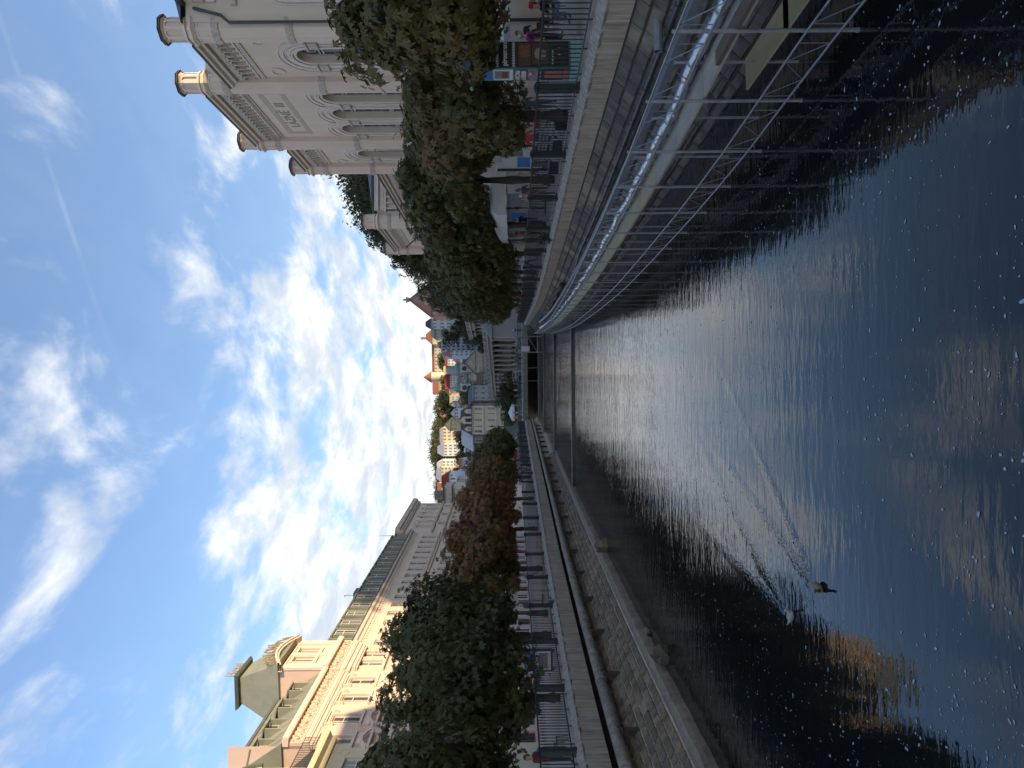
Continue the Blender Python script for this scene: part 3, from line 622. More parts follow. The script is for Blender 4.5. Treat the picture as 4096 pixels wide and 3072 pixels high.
# cornices, corbel tables, dentils
def cornice(parent, xa, xb, zt, m1, m2, name='cornice'):
    MB().prof([(-.3,zt-.55),(.06,zt-.55),(.10,zt-.42),(.30,zt-.38),(.34,zt-.22),(.52,zt-.16),(.56,zt-.04),(-.3,zt)], xa, xb).build(name, m1, parent)
    MB().prof([(-.3,zt+.002),(.60,zt-.035),(.63,zt+.05),(-.3,zt+.12)], xa, xb).build('gutter', M['roofdark'], parent)
    cb = MB(); n = max(2, round((xb-xa)/.46)); w = (xb-xa)/n
    cb.prof([(0,zt-.72),(.20,zt-.72),(.22,zt-.57),(0,zt-.57)], xa, xb)
    for i in range(n):
        c = xa+(i+.5)*w; cb.ring(c, zt-1.02, w*.36, w*.52, 0, .20, 0, math.pi, 6); cb.box(c-w*.52,c-w*.36,0,.20,zt-1.32,zt-1.02); cb.box(c-w*.5,c+w*.5,0,.19,zt-.80,zt-.72)
        cb.box(c+w*.40,c+w*.60,0,.12,zt-1.48,zt-1.32)
    cb.build('corbel_table', m2, parent)
    db = MB(); n = round((xb-xa)/.2); w = (xb-xa)/n
    db.prof([(0,zt-1.66),(.10,zt-1.66),(.10,zt-1.58),(0,zt-1.58)], xa, xb); db.prof([(0,zt-1.94),(.08,zt-1.94),(.06,zt-1.88),(0,zt-1.88)], xa, xb)
    for i in range(n): db.box(xa+(i+.2)*w,xa+(i+.8)*w,0,.06,zt-1.86,zt-1.68)
    db.build('dentil_band', m1, parent)
cornice(lz, 1.1, 5.7, 17.45, M['stucco_pale'], M['carved']); cornice(lz, 6.7, 14.4, 19.25, M['stucco_pale'], M['carved']); cornice(lz, 15.4, 19.6, 17.45, M['stucco_pale'], M['carved'])
def octo(r, ph=math.pi/8): return [(r*math.cos(ph+k*math.pi/4), r*math.sin(ph+k*math.pi/4)) for k in range(8)]
def turret(parent, x, ztop, r=0.58, y=0.05, zcap=12.3, zlow=None, dz=0.0):
    m_ = MB(); T = lambda r0, z0, r1=None, z1=None: m_.frus([(x+a,y+b) for a,b in octo(r0)],[(x+a,y+b) for a,b in octo(r1 if r1 else r0)],z0,z1)
    zc = ztop-1.35        # bottom of the free turret
    T(r,0,r,ztop-3.05); T(r+.05,0,r+.03,.9); T(r+.10,7.2,r+.10,7.45)
    T(r-.02,ztop-2.70,r-.02,ztop-1.95); T(r+.02,ztop-1.95,r+.14,ztop-1.80); T(r+.16,ztop-1.795,r+.10,ztop-1.66); T(r-.02,ztop-1.65,r-.02,ztop-1.50); T(r+.08,ztop-1.50,r+.02,ztop-1.36)
    T(r-.08,ztop-1.36,r-.08,ztop-.36); T(r-.05,ztop-.42,r+.04,ztop-.33)
    o = m_.build('turret', M['stucco'], parent)
    cp = MB(); cp.frus([(x+a,y+b) for a,b in octo(r+.13)],[(x+a,y+b) for a,b in octo(r+.11)],ztop-.33,ztop-.25); cp.frus([(x+a,y+b) for a,b in octo(r+.11)],[(x+a,y+b) for a,b in octo(.2)],ztop-.20,ztop); cp.build('turret_cap', M['roofdark'], o)
    bd = MB()
    for z0 in (ztop-3.05, zcap): bd.frus([(x+a,y+b) for a,b in octo(r+.05)],[(x+a,y+b) for a,b in octo(r+.10)],z0,z0+.33)
    bd.build('carved_band', M['carved'], o)
    for k in range(8):   # blind arched niches framed by raised ribs, sunk panels below
        a = k*math.pi/4; c_, s_ = math.cos(a), math.sin(a)
        def onto(q, rr): q.v = [(x+(rr+p_[1])*c_-p_[0]*s_, y+(rr+p_[1])*s_+p_[0]*c_, p_[2]) for p_ in q.v]; return q
        rr = (r-.08)*math.cos(math.pi/8); w0 = .15*r/.62; q = MB(); z1 = ztop-.66
        q.ring(0,z1,w0,w0+.07,-.01,.055,0,math.pi,8); q.box(-w0-.07,-w0,-.01,.055,ztop-1.34,z1); q.box(w0,w0+.07,-.01,.055,ztop-1.34,z1)
        onto(q, rr).build('niche_rib', M['stucco_pale'], o)
        rr = (r-.02)*math.cos(math.pi/8); q = MB()
        for b_ in ((-.22,.22,-.01,.03,ztop-2.68,ztop-2.60),(-.22,.22,-.01,.03,ztop-2.06,ztop-1.98),(-.22,-.15,-.01,.03,ztop-2.60,ztop-2.06),(.15,.22,-.01,.03,ztop-2.60,ztop-2.06)): q.box(*b_)
        onto(q, rr).build('panel_frame', M['stucco_pale'], o)
for x, zt in zip(TW, (18.85,20.7,20.7,18.85)): turret(lz, x, zt)
# inscription
fr = MB()
for a,b,c,d in ((7.4,13.7,16.45,16.8),(7.4,13.7,15.2,15.5),(7.4,7.75,15.5,16.45),(13.35,13.7,15.5,16.45)): fr.box(a,b,-.02,.012,c,d)
fr.build('sign_frame', M['stucco_dark'], lz)
put_text('LÁZNĚ  III', 0.84, 0.012, M['lettergrey'], lz, (12.6,0.014,15.70), (-1,0,0), (0,0,1), 0.0, 'LEFT', 'lettering', 0.98)
MB().tube([(-.12,.1,0),(-.12,.1,15.2),(-.12,-.25,15.6),(-.12,-.6,16.9)],.075,8).build('downpipe', M['roofdark'], lz)
# south side: cornice, gutter, arch
sc_ = MB()
for z0, z1, d in ((16.9,17.3,.5),(16.4,16.85,.3),(15.9,16.35,.12)): sc_.box(-d,0,-24,-.9,z0,z1)
sc_.build('side_cornice', M['stucco_pale'], lz); MB().box(-.62,0,-24,-.7,17.32,17.55).build('side_gutter', M['roofdark'], lz)
for i in range(18):
    b_ = MB(); b_.prof([(0,15.2),(0.0,15.9)][:0] or [(-1.45-i*.9,15.25),(-1.15-i*.9,15.25),(-1.15-i*.9,15.9),(-1.45-i*.9,15.9)], -.3, 0); b_.build('bracket', M['stucco_pale'], lz)
MB().box(-.10,0,-24,-.75,14.9,15.15).build('side_band', M['carved'], lz)
for k, (r0, r1, d) in enumerate([(.95,1.1,.06),(1.15,1.25,.12),(1.3,1.5,.08),(1.55,1.62,.04)]):
    q = MB(); q.ring(0, 0, r0, r1, 0, d, 0, math.pi, 18); vv = q.v; q.v = [(-p_[1], -2.35+p_[0], 12.4+p_[2]) for p_ in vv]
    q.box(-d,0,-2.35+r0,-2.35+r1,7.9,12.396); q.build('side_arch_moulding', M['stucco_pale'], lz)
# roof of the main block, hidden behind the cornice from the river
rf = MB(); rf.add([(-.2,.1,17.45),(20.9,.1,17.45),(20.9,-24,17.45),(-.2,-24,17.45),(6,-11,22.4),(15,-11,22.4)], [(0,4,5,1),(1,5,2),(2,5,4,3),(3,4,0)]); rf.build('roof', M['roofdark'], lz)
# balcony under the three middle windows
bl = MB(); bl.box(6.9,14.2,0.0,1.1,7.15,7.42); bl.box(6.9,14.2,.0,.9,6.9,7.15)
bl.build('balcony_slab', M['stucco_pale'], lz)
br = MB(); br.tube([(6.95,1.05,8.35),(14.15,1.05,8.35)],.03,5)
for i in range(34): br.ring(7.05+i*.215,7.75,.06,.08,1.04,1.06,0,2*math.pi,8); br.box(6.94+i*.215,6.96+i*.215,1.04,1.06,7.42,8.35)
br.build('balcony_railing', M['iron'], lz)
MB().prof([(0,7.05),(.16,7.05),(.22,7.3),(0,7.4)], 1.1, 6.7).build('string_course', M['stucco_pale'], lz); MB().prof([(0,7.05),(.16,7.05),(.22,7.3),(0,7.4)], 14.4, 20.7).build('string_course', M['stucco_pale'], lz)
# lower wing
wg = MB(); wg.quad((35.5,0,0),(20.7,0,0),(20.7,0,12.0),(35.5,0,12.0)); wg.build('wing_wall', M['stucco'], lz)
cornice(lz, 20.75, 35.3, 12.2, M['stucco_pale'], M['carved'], 'wing_cornice')
MB().add([(20.7,.6,12.28),(35.5,.6,12.28),(35.5,-14,14.0),(20.7,-14,14.0)], [(3,2,1,0)]).build('wing_roof', M['roofdark'], lz)
for a in (23,26,29,32): window(lz, a, 7.6, 10.2, 1.1, 0.03, 'sash', 'glass2', 2, (0.6,))
# rear block with its own turrets
wl = MB(); wl.quad((48.6,0,0),(36.0,0,0),(36.0,0,15.3),(48.6,0,15.3)); wl.build('rear_wall', M['stucco'], lz)
MB().quad((36.0,0,0),(36.0,-16,0),(36.0,-16,15.3),(36.0,0,15.3)).build('rear_side_wall', M['creamst'], lz)
cornice(lz, 36.6, 48.0, 15.5, M['stucco_pale'], M['carved'], 'rear_cornice')
turret(lz, 36.3, 16.95, 0.75, 0.05, 9.0); turret(lz, 48.3, 16.95, 0.75, 0.05, 9.0)
for i in range(5):
    x = 38.4+i*1.75; MB().ring(x,12.7,.32,.46,0,.09,0,math.pi,10).box(x-.46,x-.32,0,.09,9.8,12.7).box(x+.32,x+.46,0,.09,9.8,12.7).build('blind_arch', M['stucco_pale'], lz)
MB().box(37.2,47.4,0,.2,9.0,9.35).build('rear_band', M['stucco_pale'], lz)
q = MB()
for z0, z1, d in ((15.05,15.5,.5),(14.6,15.0,.3)): q.box(36-d,36,-16,-.9,z0,z1)
q.box(35.85,36,-16,-.9,13.35,13.5)
n = 26
for i in range(n):
    yy = -1.1-i*.58; q.box(35.78,36,yy-.07,yy+.07,13.7,14.35); q.box(35.74,36,yy-.29,yy+.29,14.35,14.6)
    q.box(35.9,36,yy-.2,yy-.05,13.15,13.3)
q.build('rear_side_cornice', M['stucco_pale'], lz); MB().box(35.4,36,-16,-.9,15.52,15.72).build('rear_gutter', M['roofdark'], lz)
MB().tube([(35.9,-1.0,15.3),(35.9,-.95,12.0)],.07,6).build('rear_downpipe', M['roofdark'], lz)
MB().add([(35.9,.2,15.6),(48.7,.2,15.6),(48.7,-16,15.6),(35.9,-16,15.6),(42,-8,17.6)], [(0,4,1),(1,4,2),(2,4,3),(3,4,0)]).build('rear_roof', M['roofdark'], lz)
# ------------------------------------------------------------------ hotels along the left bank
M['beige'] = mat('beige_stucco', (0.61,0.515,0.43), 0.9, (0.54,0.45,0.375), 1.0, (1.4,1.4,.25), bump=0.1, bscale=20)
M['beige_m'] = mat('beige_moulding', (0.62,0.54,0.47), 0.85, (0.54,0.465,0.40), 2)
M['pink'] = mat('pink_stucco', (0.62,0.475,0.40), 0.9, (0.555,0.42,0.355), 1.0, (1.4,1.4,.25), bump=0.1, bscale=20)
M['pink_m'] = mat('pink_moulding', (0.68,0.56,0.48), 0.85, (0.60,0.49,0.42), 2.5)
M['garland'] = mat('garland_relief', (0.68,0.55,0.44), 0.85, (0.33,0.25,0.19), 5, bump=1.0, bscale=8)
M['copper'] = mat('olive_sheet_roof', (0.225,0.235,0.185), 0.6, (0.165,0.18,0.15), 1.4, (1,1,1), col3=(0.28,0.28,0.21), scale3=0.7)
M['copperd'] = mat('dark_olive_sheet', (0.10,0.12,0.11), 0.55, (0.07,0.085,0.08), 1.6)
M['yellow'] = mat('pale_yellow_stucco', (0.60,0.54,0.38), 0.9, (0.53,0.475,0.33), 0.9, (1.4,1.4,.3))
M['slate'] = mat('slate_roof', (0.055,0.058,0.065), 0.6, (0.035,0.037,0.042), 5)
M['gold'] = mat('gilt_letters', (0.50,0.34,0.12), 0.4, (0.32,0.21,0.08), 4, metal=0.5)
M['redwood'] = mat('red_brown_joinery', (0.22,0.055,0.03), 0.5)
M['reveal'] = mat('dark_interior', (0.05,0.045,0.04), 0.9)
FL = lambda y: -28.97+0.066*y
def left_house(name, label, yfar, yn):
    return thing(name, label, 'building', (FL(yfar), yfar, 0), math.atan2(-1, -0.066)), (yfar-yn)*1.0022
def wins(parent, xs, z0, z1, w, **k):
    for x in xs: window(parent, x, z0, z1, w, -0.16, **k)
def rects(xs, z0, z1, w): return [(x-w/2, x+w/2, z0, z1) for x in xs]
# --- long plain beige wing
bh, LN = left_house('hotel_wing', 'long plain beige hotel wing with a grey-green dormered mansard roof', 104.5, 66.2)
xs = [2.4+2.35*i for i in range(16)]; rows = [(13.45,15.5),(9.6,11.7),(5.8,7.9)]
rc = [r for z0,z1 in rows for r in rects(xs,z0,z1,1.12)]; gr = [(x-.95,x+.95,0.5,3.6) for x in xs[::1]]
wall_grid(MB(), 0, LN, 0, 17.4, rc+gr, 0, .22).build('wall', M['beige'], bh)
for z0,z1 in rows:
    wins(bh, xs, z0, z1, 1.12, glass='glass2')
    s_ = MB()
    for x in xs: s_.box(x-.68,x+.68,0,.10,z0-.14,z0-.02)
    s_.build('sill_row', M['beige_m'], bh)
for i, x in enumerate(xs): window(bh, x, 0.5, 3.6, 1.9, -.2, 'redwood' if i % 2 else 'sash', 'glass', 3, (0.72,), .09)
cs = MB(); cs.prof([(0,16.75),(.12,16.75),(.2,17.0),(.42,17.1),(.5,17.35),(0,17.42)], 0, LN); cs.build('cornice', M['beige_m'], bh)
MB().prof([(.3,17.36),(.56,17.36),(.58,17.48),(.0,17.52)], 0, LN).build('gutter', M['copperd'], bh)
q = MB()
for z in (13.1,12.75): q.prof([(0,z-.1),(.14,z-.1),(.18,z),(0,z+.06)], 0, LN)
q.build('string_course', M['beige_m'], bh)
q = MB()
for i in range(64): q.box(i*.6+.1,i*.6+.4,0,.10,16.45,16.7)
q.build('dentil_row', M['beige_m'], bh)
g = MB()      # channelled rustication joints
for z in [13.6+.36*i for i in range(6)]+[9.3+.4*i for i in range(7)]+[16.2]: g.box(0,LN,-.001,.004,z-.012,z+.012)
g.build('rustication_joint', M['lettergrey'], bh)
MB().add([(0,-.1,17.5),(LN,-.1,17.5),(LN,-1.25,20.8),(0,-1.25,20.8)], [(0,1,2,3)]).build('mansard', M['copper'], bh)
ur = MB(); ur.add([(0,-1.15,20.8),(LN,-1.15,20.8),(LN,-5.2,22.3),(0,-5.2,22.3)], [(0,1,2,3)]); ur.add([(0,-5.2,22.3),(LN,-5.2,22.3),(LN,-12,19),(0,-12,19)], [(0,1,2,3)])
ur.build('upper_roof', M['copper'], bh)
sm_ = MB()
for i in range(int(LN/.55)): x = .3+i*.55; sm_.add([(x-.03,-1.1,20.86),(x+.03,-1.1,20.86),(x+.03,-5.2,22.38),(x-.03,-5.2,22.38)], [(0,1,2,3)])
sm_.build('standing_seam', M['copperd'], bh)
for x in xs:
    d = MB(); d.box(x-.78,x-.62,-1.3,.05,17.7,19.9); d.box(x+.62,x+.78,-1.3,.05,17.7,19.9); d.box(x-.85,x+.85,-1.6,.12,19.9,20.05); d.box(x-.62,x+.62,-1.3,-.2,17.7,17.8)
    o = d.build('dormer', M['copper'], bh)
    window(bh, x, 17.8, 19.85, 1.2, -.08, 'sash', 'glass', 2, (0.6,))
an = MB(); an.tube([(30,-5,22.3),(30,-5,24.2),(30,-4.6,24.3)],.03,4); an.tube([(29.4,-5,23.6),(30.6,-5,23.6)],.02,4); an.tube([(12,-5,22.3),(12,-5,24.5)],.03,4); an.tube([(12,-5,24.5),(12.3,-5,24.6)],.05,4); an.build('antenna', M['roofdark'], bh)
MB().box(9.5,11.5,-6.4,-4.9,21,23.6).build('chimney', M['copperd'], bh)
# --- ornate far block
fb, LN = left_house('ornate_block', 'taller ornate pinkish hotel block with lunettes at the far left', 123.2, 104.5)
xs = [1.7+2.75*i for i in range(6)]
rc = rects(xs,14.85,17.0,1.1)+rects(xs,9.2,11.9,1.2)+rects(xs,4.8,7.6,1.2)
wall_grid(MB(), 0, LN, 0, 19.6, rc, 0, .25).build('wall', M['beige'], fb)
MB().quad((0,0,0),(0,-14,0),(0,-14,19.6),(0,0,19.6)).build('end_wall', M['beige'], fb); MB().quad((LN,0,17),(LN,-14,17),(LN,-14,19.6),(LN,0,19.6)).build('gable_wall', M['beige'], fb)
wins(fb, xs, 14.85, 17.0, 1.1, glass='glass2'); wins(fb, xs, 9.2, 11.9, 1.2, glass='glass2'); wins(fb, xs, 4.8, 7.6, 1.2)
MB().prof([(0,18.5),(.2,18.5),(.35,18.9),(.75,19.1),(.85,19.6),(0,19.7)], -.4, LN+.3).build('cornice', M['beige_m'], fb)
q = MB()
for i in range(46): q.box(i*.4+.05,i*.4+.28,.1,.5,18.75,18.95)
q.build('modillion_row', M['beige_m'], fb)
MB().prof([(0,14.3),(.25,14.3),(.35,14.55),(0,14.65)], 0, LN).build('string_course', M['beige_m'], fb); MB().prof([(0,12.6),(.2,12.6),(.28,12.8),(0,12.9)], 0, LN).build('string_course', M['beige_m'], fb)
for x in xs:
    MB().ring(x,17.3,.45,.62,0,.14,0,math.pi,10).ring(x,17.3,.2,.3,0,.09,0,math.pi,8).box(x-.8,x+.8,0,.16,17.1,17.28).build('arch_crest', M['beige_m'], fb)
    MB().box(x-.75,x-.57,0,.12,14.7,17.05).box(x+.57,x+.75,0,.12,14.7,17.05).build('window_surround', M['beige_m'], fb)
    MB().box(x-.9,x+.9,0,.3,12.0,12.2).box(x-.8,x-.62,0,.12,9.1,12.0).box(x+.62,x+.8,0,.12,9.1,12.0).build('window_hood', M['beige_m'], fb)
for i in range(3):
    x = 3.1+5.5*i; MB().ring(x,12.95,1.0,1.32,0,.18,0,math.pi,16).ring(x,12.95,.45,.55,0,.1,0,math.pi,10).build('lunette', M['beige_m'], fb)
    MB().blob((x,.05,13.4),(.5,.1,.35),8,4,.3).build('relief', M['garland'], fb)
MB().add([(-.4,.8,19.72),(LN+.3,.8,19.72),(LN+.3,-14,21.5),(-.4,-14,21.5)], [(0,1,2,3)]).build('roof', M['copperd'], fb)
MB().tube([(LN-.6,-.6,19.7),(LN-.6,-.6,20.4),(LN-.6,-.6,22.6)],[.10,.05,.01],6).build('finial', M['roofdark'], fb)
# --- pink hotel with the roof tower
ph, LN = left_house('pink_hotel', 'pink hotel with garland frieze, olive mansard and lettered roof tower', 66.2, 49.9)
XT = (0.0, 5.6)                      # risalit under the tower
xa = [7.0,9.8,12.85,15.8]; xd = [2.0,3.75]
rows = [(13.9,16.0),(9.7,12.0),(5.4,7.8)]
rc = [r for z0,z1 in rows for r in rects(xa,z0,z1,1.25)+rects(xd,z0,z1,1.15)]
shop = [(x-1.0,x+1.0,0.6,3.9) for x in (2.8,7.0,9.8,12.85,15.6)]
wall_grid(MB(), 0, LN, 0, 17.4, rc+shop, 0, .25).build('wall', M['pink'], ph)
MB().quad((LN,0,0),(LN,0,22.6),(LN,-9,22.6),(LN,-9,0)).build('end_wall', M['pink'], ph)
for z0,z1 in rows: wins(ph, xa, z0, z1, 1.25, glass='glass2'); wins(ph, xd, z0, z1, 1.15, glass='glass2')
for a,b,c,d in shop: window(ph, (a+b)/2, c, d, b-a, -.2, 'redwood', 'glass', 2, (0.75,), .12)
q = MB(); q.prof([(0,16.55),(.10,16.55),(.14,16.75),(.28,16.8),(.28,17.25),(.14,17.3),(0,17.3)], XT[1]+.05, LN); q.prof([(0,16.45),(.24,16.45),(.3,16.75),(.45,16.8),(.45,17.25),(.3,17.3),(0,17.3)], -.05, XT[1]); q.build('frieze_base', M['pink_m'], ph)
q = MB(); q.prof([(0,18.25),(.62,18.2),(.70,18.35),(.70,18.62),(.45,18.68),(0,18.68)], XT[1]+.05, LN+.1); q.prof([(0,18.25),(.82,18.2),(.90,18.35),(.90,18.66),(.6,18.72),(0,18.72)], -.15, XT[1]); q.build('cornice', M['pink_m'], ph)
q = MB(); q.box(XT[1]+.05,LN,-.2,.26,17.3,18.24); q.box(-.05,XT[1],-.2,.44,17.3,18.24); q.build('frieze', M['pink'], ph)
gl = MB(); i = 0; x = .3
while x < LN-.2:
    yo = .48 if x < XT[1]-.2 else .30
    gl.blob((x,yo,17.82),(.21,.14,.24),7,5,.28); gl.blob((x+.26,yo-.02,17.55),(.12,.10,.12),6,4,.3); gl.blob((x+.26,yo,18.05),(.13,.12,.13),6,4,.3); x += .52
gl.build('garland', M['garland'], ph)
q = MB()
for i in range(int(LN/.21)): q.box(i*.21+.03,i*.21+.15,.1,.36 if i*.21 > XT[1] else .5,16.9,17.06)
q.build('dentil_row', M['pink_m'], ph)
for x in xa:
    hd = MB(); hd.box(x-1.05,x+1.05,0,.34,16.42,16.54); hd.box(x-.98,x+.98,0,.25,16.28,16.42); hd.box(x-.95,x+.95,0,.10,16.1,16.28)
    for s_ in (-1,1): hd.box(x+s_*.86-.1,x+s_*.86+.1,0,.2,15.7,16.28); hd.box(x+s_*.72-.09,x+s_*.72+.09,0,.09,13.8,16.1)
    hd.box(x-1.0,x+1.0,0,.26,13.62,13.82); hd.box(x-.95,x+.95,0,.12,13.05,13.62); hd.build('window_surround', M['pink_m'], ph)
    pd = MB(); pd.ring(x,11.75,1.28,1.48,0,.36,R(38),R(142),12); pd.ring(x,11.75,1.18,1.28,0,.22,R(38),R(142),12); pd.box(x-1.15,x+1.15,0,.34,12.42,12.58)
    for s_ in (-1,1): pd.box(x+s_*.92-.12,x+s_*.92+.12,0,.24,11.7,12.42); pd.box(x+s_*.72-.09,x+s_*.72+.09,0,.09,9.6,12.1)
    pd.box(x-1.0,x+1.0,0,.26,9.4,9.6); pd.box(x-1.0,x+1.0,0,.2,8.2,8.35); pd.build('segmental_pediment', M['pink_m'], ph)
    MB().blob((x,.08,12.85),(.5,.1,.16),8,4,.3).blob((x-.85,.2,15.9),(.10,.12,.16),6,4,.3).blob((x+.85,.2,15.9),(.10,.12,.16),6,4,.3).build('carving', M['garland'], ph)
hd = MB(); hd.box(.5,5.2,0,.42,16.0,16.25); hd.box(.6,5.1,0,.3,15.85,16.0)
for x in xd:
    for s_ in (-1,1): hd.box(x+s_*.66-.08,x+s_*.66+.08,0,.1,13.8,16.0)
hd.box(.6,5.1,0,.3,13.55,13.78); hd.box(.6,5.1,0,.3,12.2,12.4); hd.build('window_surround', M['pink_m'], ph)
ms = MB(); ms.add([(XT[1],.3,18.7),(LN+.2,.3,18.7),(LN+.2,-2.4,22.7),(XT[1],-2.4,22.7)], [(0,1,2,3)]); ms.add([(0,-2.4,22.7),(LN+.2,-2.4,22.7),(LN+.2,-9,23),(0,-9,23)], [(0,1,2,3)]); ms.add([(LN+.2,.3,18.7),(LN+.2,-2.4,22.7),(LN+.2,-2.4,18.7)],[(0,1,2)])
ms.build('mansard', M['copper'], ph)
MB().box(XT[1],LN+.35,-2.6,-2.25,22.62,22.86).build('ridge_flashing', M['copperd'], ph)
q = MB()
for i in range(9):
    x = XT[1]+.6+i*1.2; q.add([(x-.03,.34,18.75),(x+.03,.34,18.75),(x+.03,-2.37,22.76),(x-.03,-2.37,22.76)],[(0,1,2,3)])
q.build('roof_seam', M['copperd'], ph)
for x in (7.2,9.9,12.9,15.6):
    d = MB(); d.box(x-.72,x-.60,-2.0,-.28,19.2,20.95); d.box(x+.60,x+.72,-2.0,-.28,19.2,20.95); d.add([(x-.78,-.2,20.95),(x+.78,-.2,20.95),(x+.78,-2.0,21.35),(x-.78,-2.0,21.35),(x-.78,-.2,21.05),(x+.78,-.2,21.05),(x+.78,-2.0,21.45),(x-.78,-2.0,21.45)],[(3,2,1,0),(4,5,6,7),(0,1,5,4),(1,2,6,5),(2,3,7,6),(3,0,4,7)]); d.build('dormer', M['copper'], ph)
    window(ph, x, 19.25, 20.95, 1.2, -.75, 'sashd', 'glass', 2, (0.6,))
# tower
tw = MB(); rt_ = [(1.45,2.45,20.0,21.8),(3.15,4.15,20.0,21.8)]; wall_grid(tw, .15, 5.45, 18.7, 22.3, rt_, .35, .2)
for x in (.15,5.45): tw.quad((x,.35,18.7),(x,-4.5,18.7),(x,-4.5,22.6),(x,.35,22.6))
tw.build('tower_wall', M['pink'], ph)
for x in (1.95,3.65):
    window(ph, x, 20.0, 21.8, 1.0, .2, 'sash', 'glass2', 1, (), .09)
    MB().box(x-.62,x-.5,.3,.45,19.8,22.0).box(x+.5,x+.62,.3,.45,19.8,22.0).box(x-.66,x+.66,.3,.5,21.85,22.0).box(x-.6,x+.6,.3,.5,19.7,19.98).build('window_surround', M['pink_m'], ph)
q = MB()
for x0,x1 in ((.1,.75),(2.6,3.0),(4.85,5.5)): q.box(x0,x1,.3,.55,18.7,22.2)
q.build('pilaster', M['pink_m'], ph)
ea = MB(); n = 14; top = lambda s_: 22.25+0.95*math.sin(math.pi*s_)
for i in range(n):
    s0, s1 = i/n, (i+1)/n; x0, x1 = -.15+5.9*s0, -.15+5.9*s1
    ea.add([(x0,.35,22.2),(x1,.35,22.2),(x1,.35,top(s1)),(x0,.35,top(s0))],[(0,1,2,3)])
    for za,zb,yo in ((-.02,.14,.95),(.14,.32,1.1)): ea.add([(x0,.3,top(s0)+za),(x1,.3,top(s1)+za),(x1,yo,top(s1)+za),(x0,yo,top(s0)+za),(x0,.3,top(s0)+zb),(x1,.3,top(s1)+zb),(x1,yo,top(s1)+zb),(x0,yo,top(s0)+zb)],[(0,3,2,1),(4,5,6,7),(3,7,6,2),(0,1,5,4)])
ea.build('arched_eave', M['pink_m'], ph)
rf = MB(); rf.frus([(-.1,.95),(-.1,-4.9),(5.7,-4.9),(5.7,.95)],[(1.35,-1.0),(1.35,-3.2),(4.25,-3.2),(4.25,-1.0)],22.55,26.5); rf.build('tower_roof', M['copper'], ph)
MB().frus([(1.0,-.65),(1.0,-3.55),(4.6,-3.55),(4.6,-.65)],[(.85,-.5),(.85,-3.7),(4.75,-3.7),(4.75,-.5)],26.5,26.75).build('tower_cap', M['copperd'], ph)
for i, ch in enumerate('KOLONÁDA'):
    s_ = (i+.5)/8; x = 5.55-5.5*s_; put_text(ch, 1.6, 0.03, M['gold'], ph, (x,1.02,top(1-s_)+.34), (-1,0,0), (0,-.12,1), 0.02, 'CENTER', 'letter', 0.60)
put_text('Hotel', 1.25, 0.03, M['lettergrey'], ph, (4.1,-.9,27.05), (-1,0,0), (0,0,1), 0.012, 'LEFT', 'roof_sign', 0.9)
MB().tube([(3.9,-.95,26.7),(3.9,-.95,27.3)],.03,4).tube([(2.2,-.95,26.7),(2.2,-.95,27.3)],.03,4).build('sign_stay', M['roofdark'], ph)
# --- pale yellow neighbour at the edge of the frame
yh, LN = left_house('yellow_house', 'pale yellow house with slate roof and arched dormer at the left edge', 49.9, 33)
xs = [2.2+2.9*i for i in range(5)]; rows = [(11.6,13.8),(7.8,10.0),(4.4,6.4)]
rc = [r for z0,z1 in rows for r in rects(xs,z0,z1,1.2)]+[(3.0,5.4,0.0,3.2),(9,11.4,0,3.2)]
wall_grid(MB(), 0, LN, 0, 15.4, rc, .12, .25).build('wall', M['yellow'], yh)
MB().quad((0,.12,0),(0,-9,0),(0,-9,15.6),(0,.12,15.6)).build('end_wall', M['yellow'], yh)
for z0,z1 in rows: 
    for x in xs: window(yh, x, z0, z1, 1.2, -.05, 'sash', 'glass2', 2)
for x in (4.2,10.2): window(yh, x, 0, 3.2, 2.4, -.1, 'sash', 'glass', 3, (0.8,))
MB().prof([(.1,14.9),(.3,14.9),(.4,15.2),(.85,15.35),(.95,15.7),(.1,15.85)], -.5, LN).build('cornice', M['yellow'], yh)
for z in (10.9,7.2,3.7): MB().prof([(.12,z),(.25,z),(.3,z+.18),(.12,z+.22)], 0, LN).build('string_course', M['yellow'], yh)
MB().ring(1.0,14.0,.3,.36,.12,.16,0,2*math.pi,16).build('roundel', M['yellow'], yh)
MB().add([(0,.3,15.85),(LN,.3,15.85),(LN,-2.6,19.2),(0,-2.6,19.2)],[(0,1,2,3)]).add([(0,.3,15.85),(0,-2.6,19.2),(0,-2.6,15.85)],[(0,1,2)]).add([(0,-2.6,19.2),(LN,-2.6,19.2),(LN,-9,20),(0,-9,20)],[(0,1,2,3)]).build('mansard', M['slate'], yh)
d = MB(); d.box(2.3,5.3,-2.2,-.15,16,19.3); d.ring(3.8,19.3,0.0,1.5,-2.2,-.1,0,math.pi,12); d.build('dormer', M['yellow'], yh)
MB().ring(3.8,19.3,1.5,1.72,-2.4,.1,0,math.pi,12).build('dormer_hood', M['copperd'], yh); window(yh, 3.8, 16.6, 18.9, 1.4, -.08, 'sash', 'glass', 2)
br = MB(); br.tube([(0.2,.8,16.9),(LN,.8,16.9)],.03,4)
for i in range(40): br.box(.25+i*.2,.28+i*.2,.78,.81,15.85,16.9)
br.build('roof_railing', M['iron'], yh)
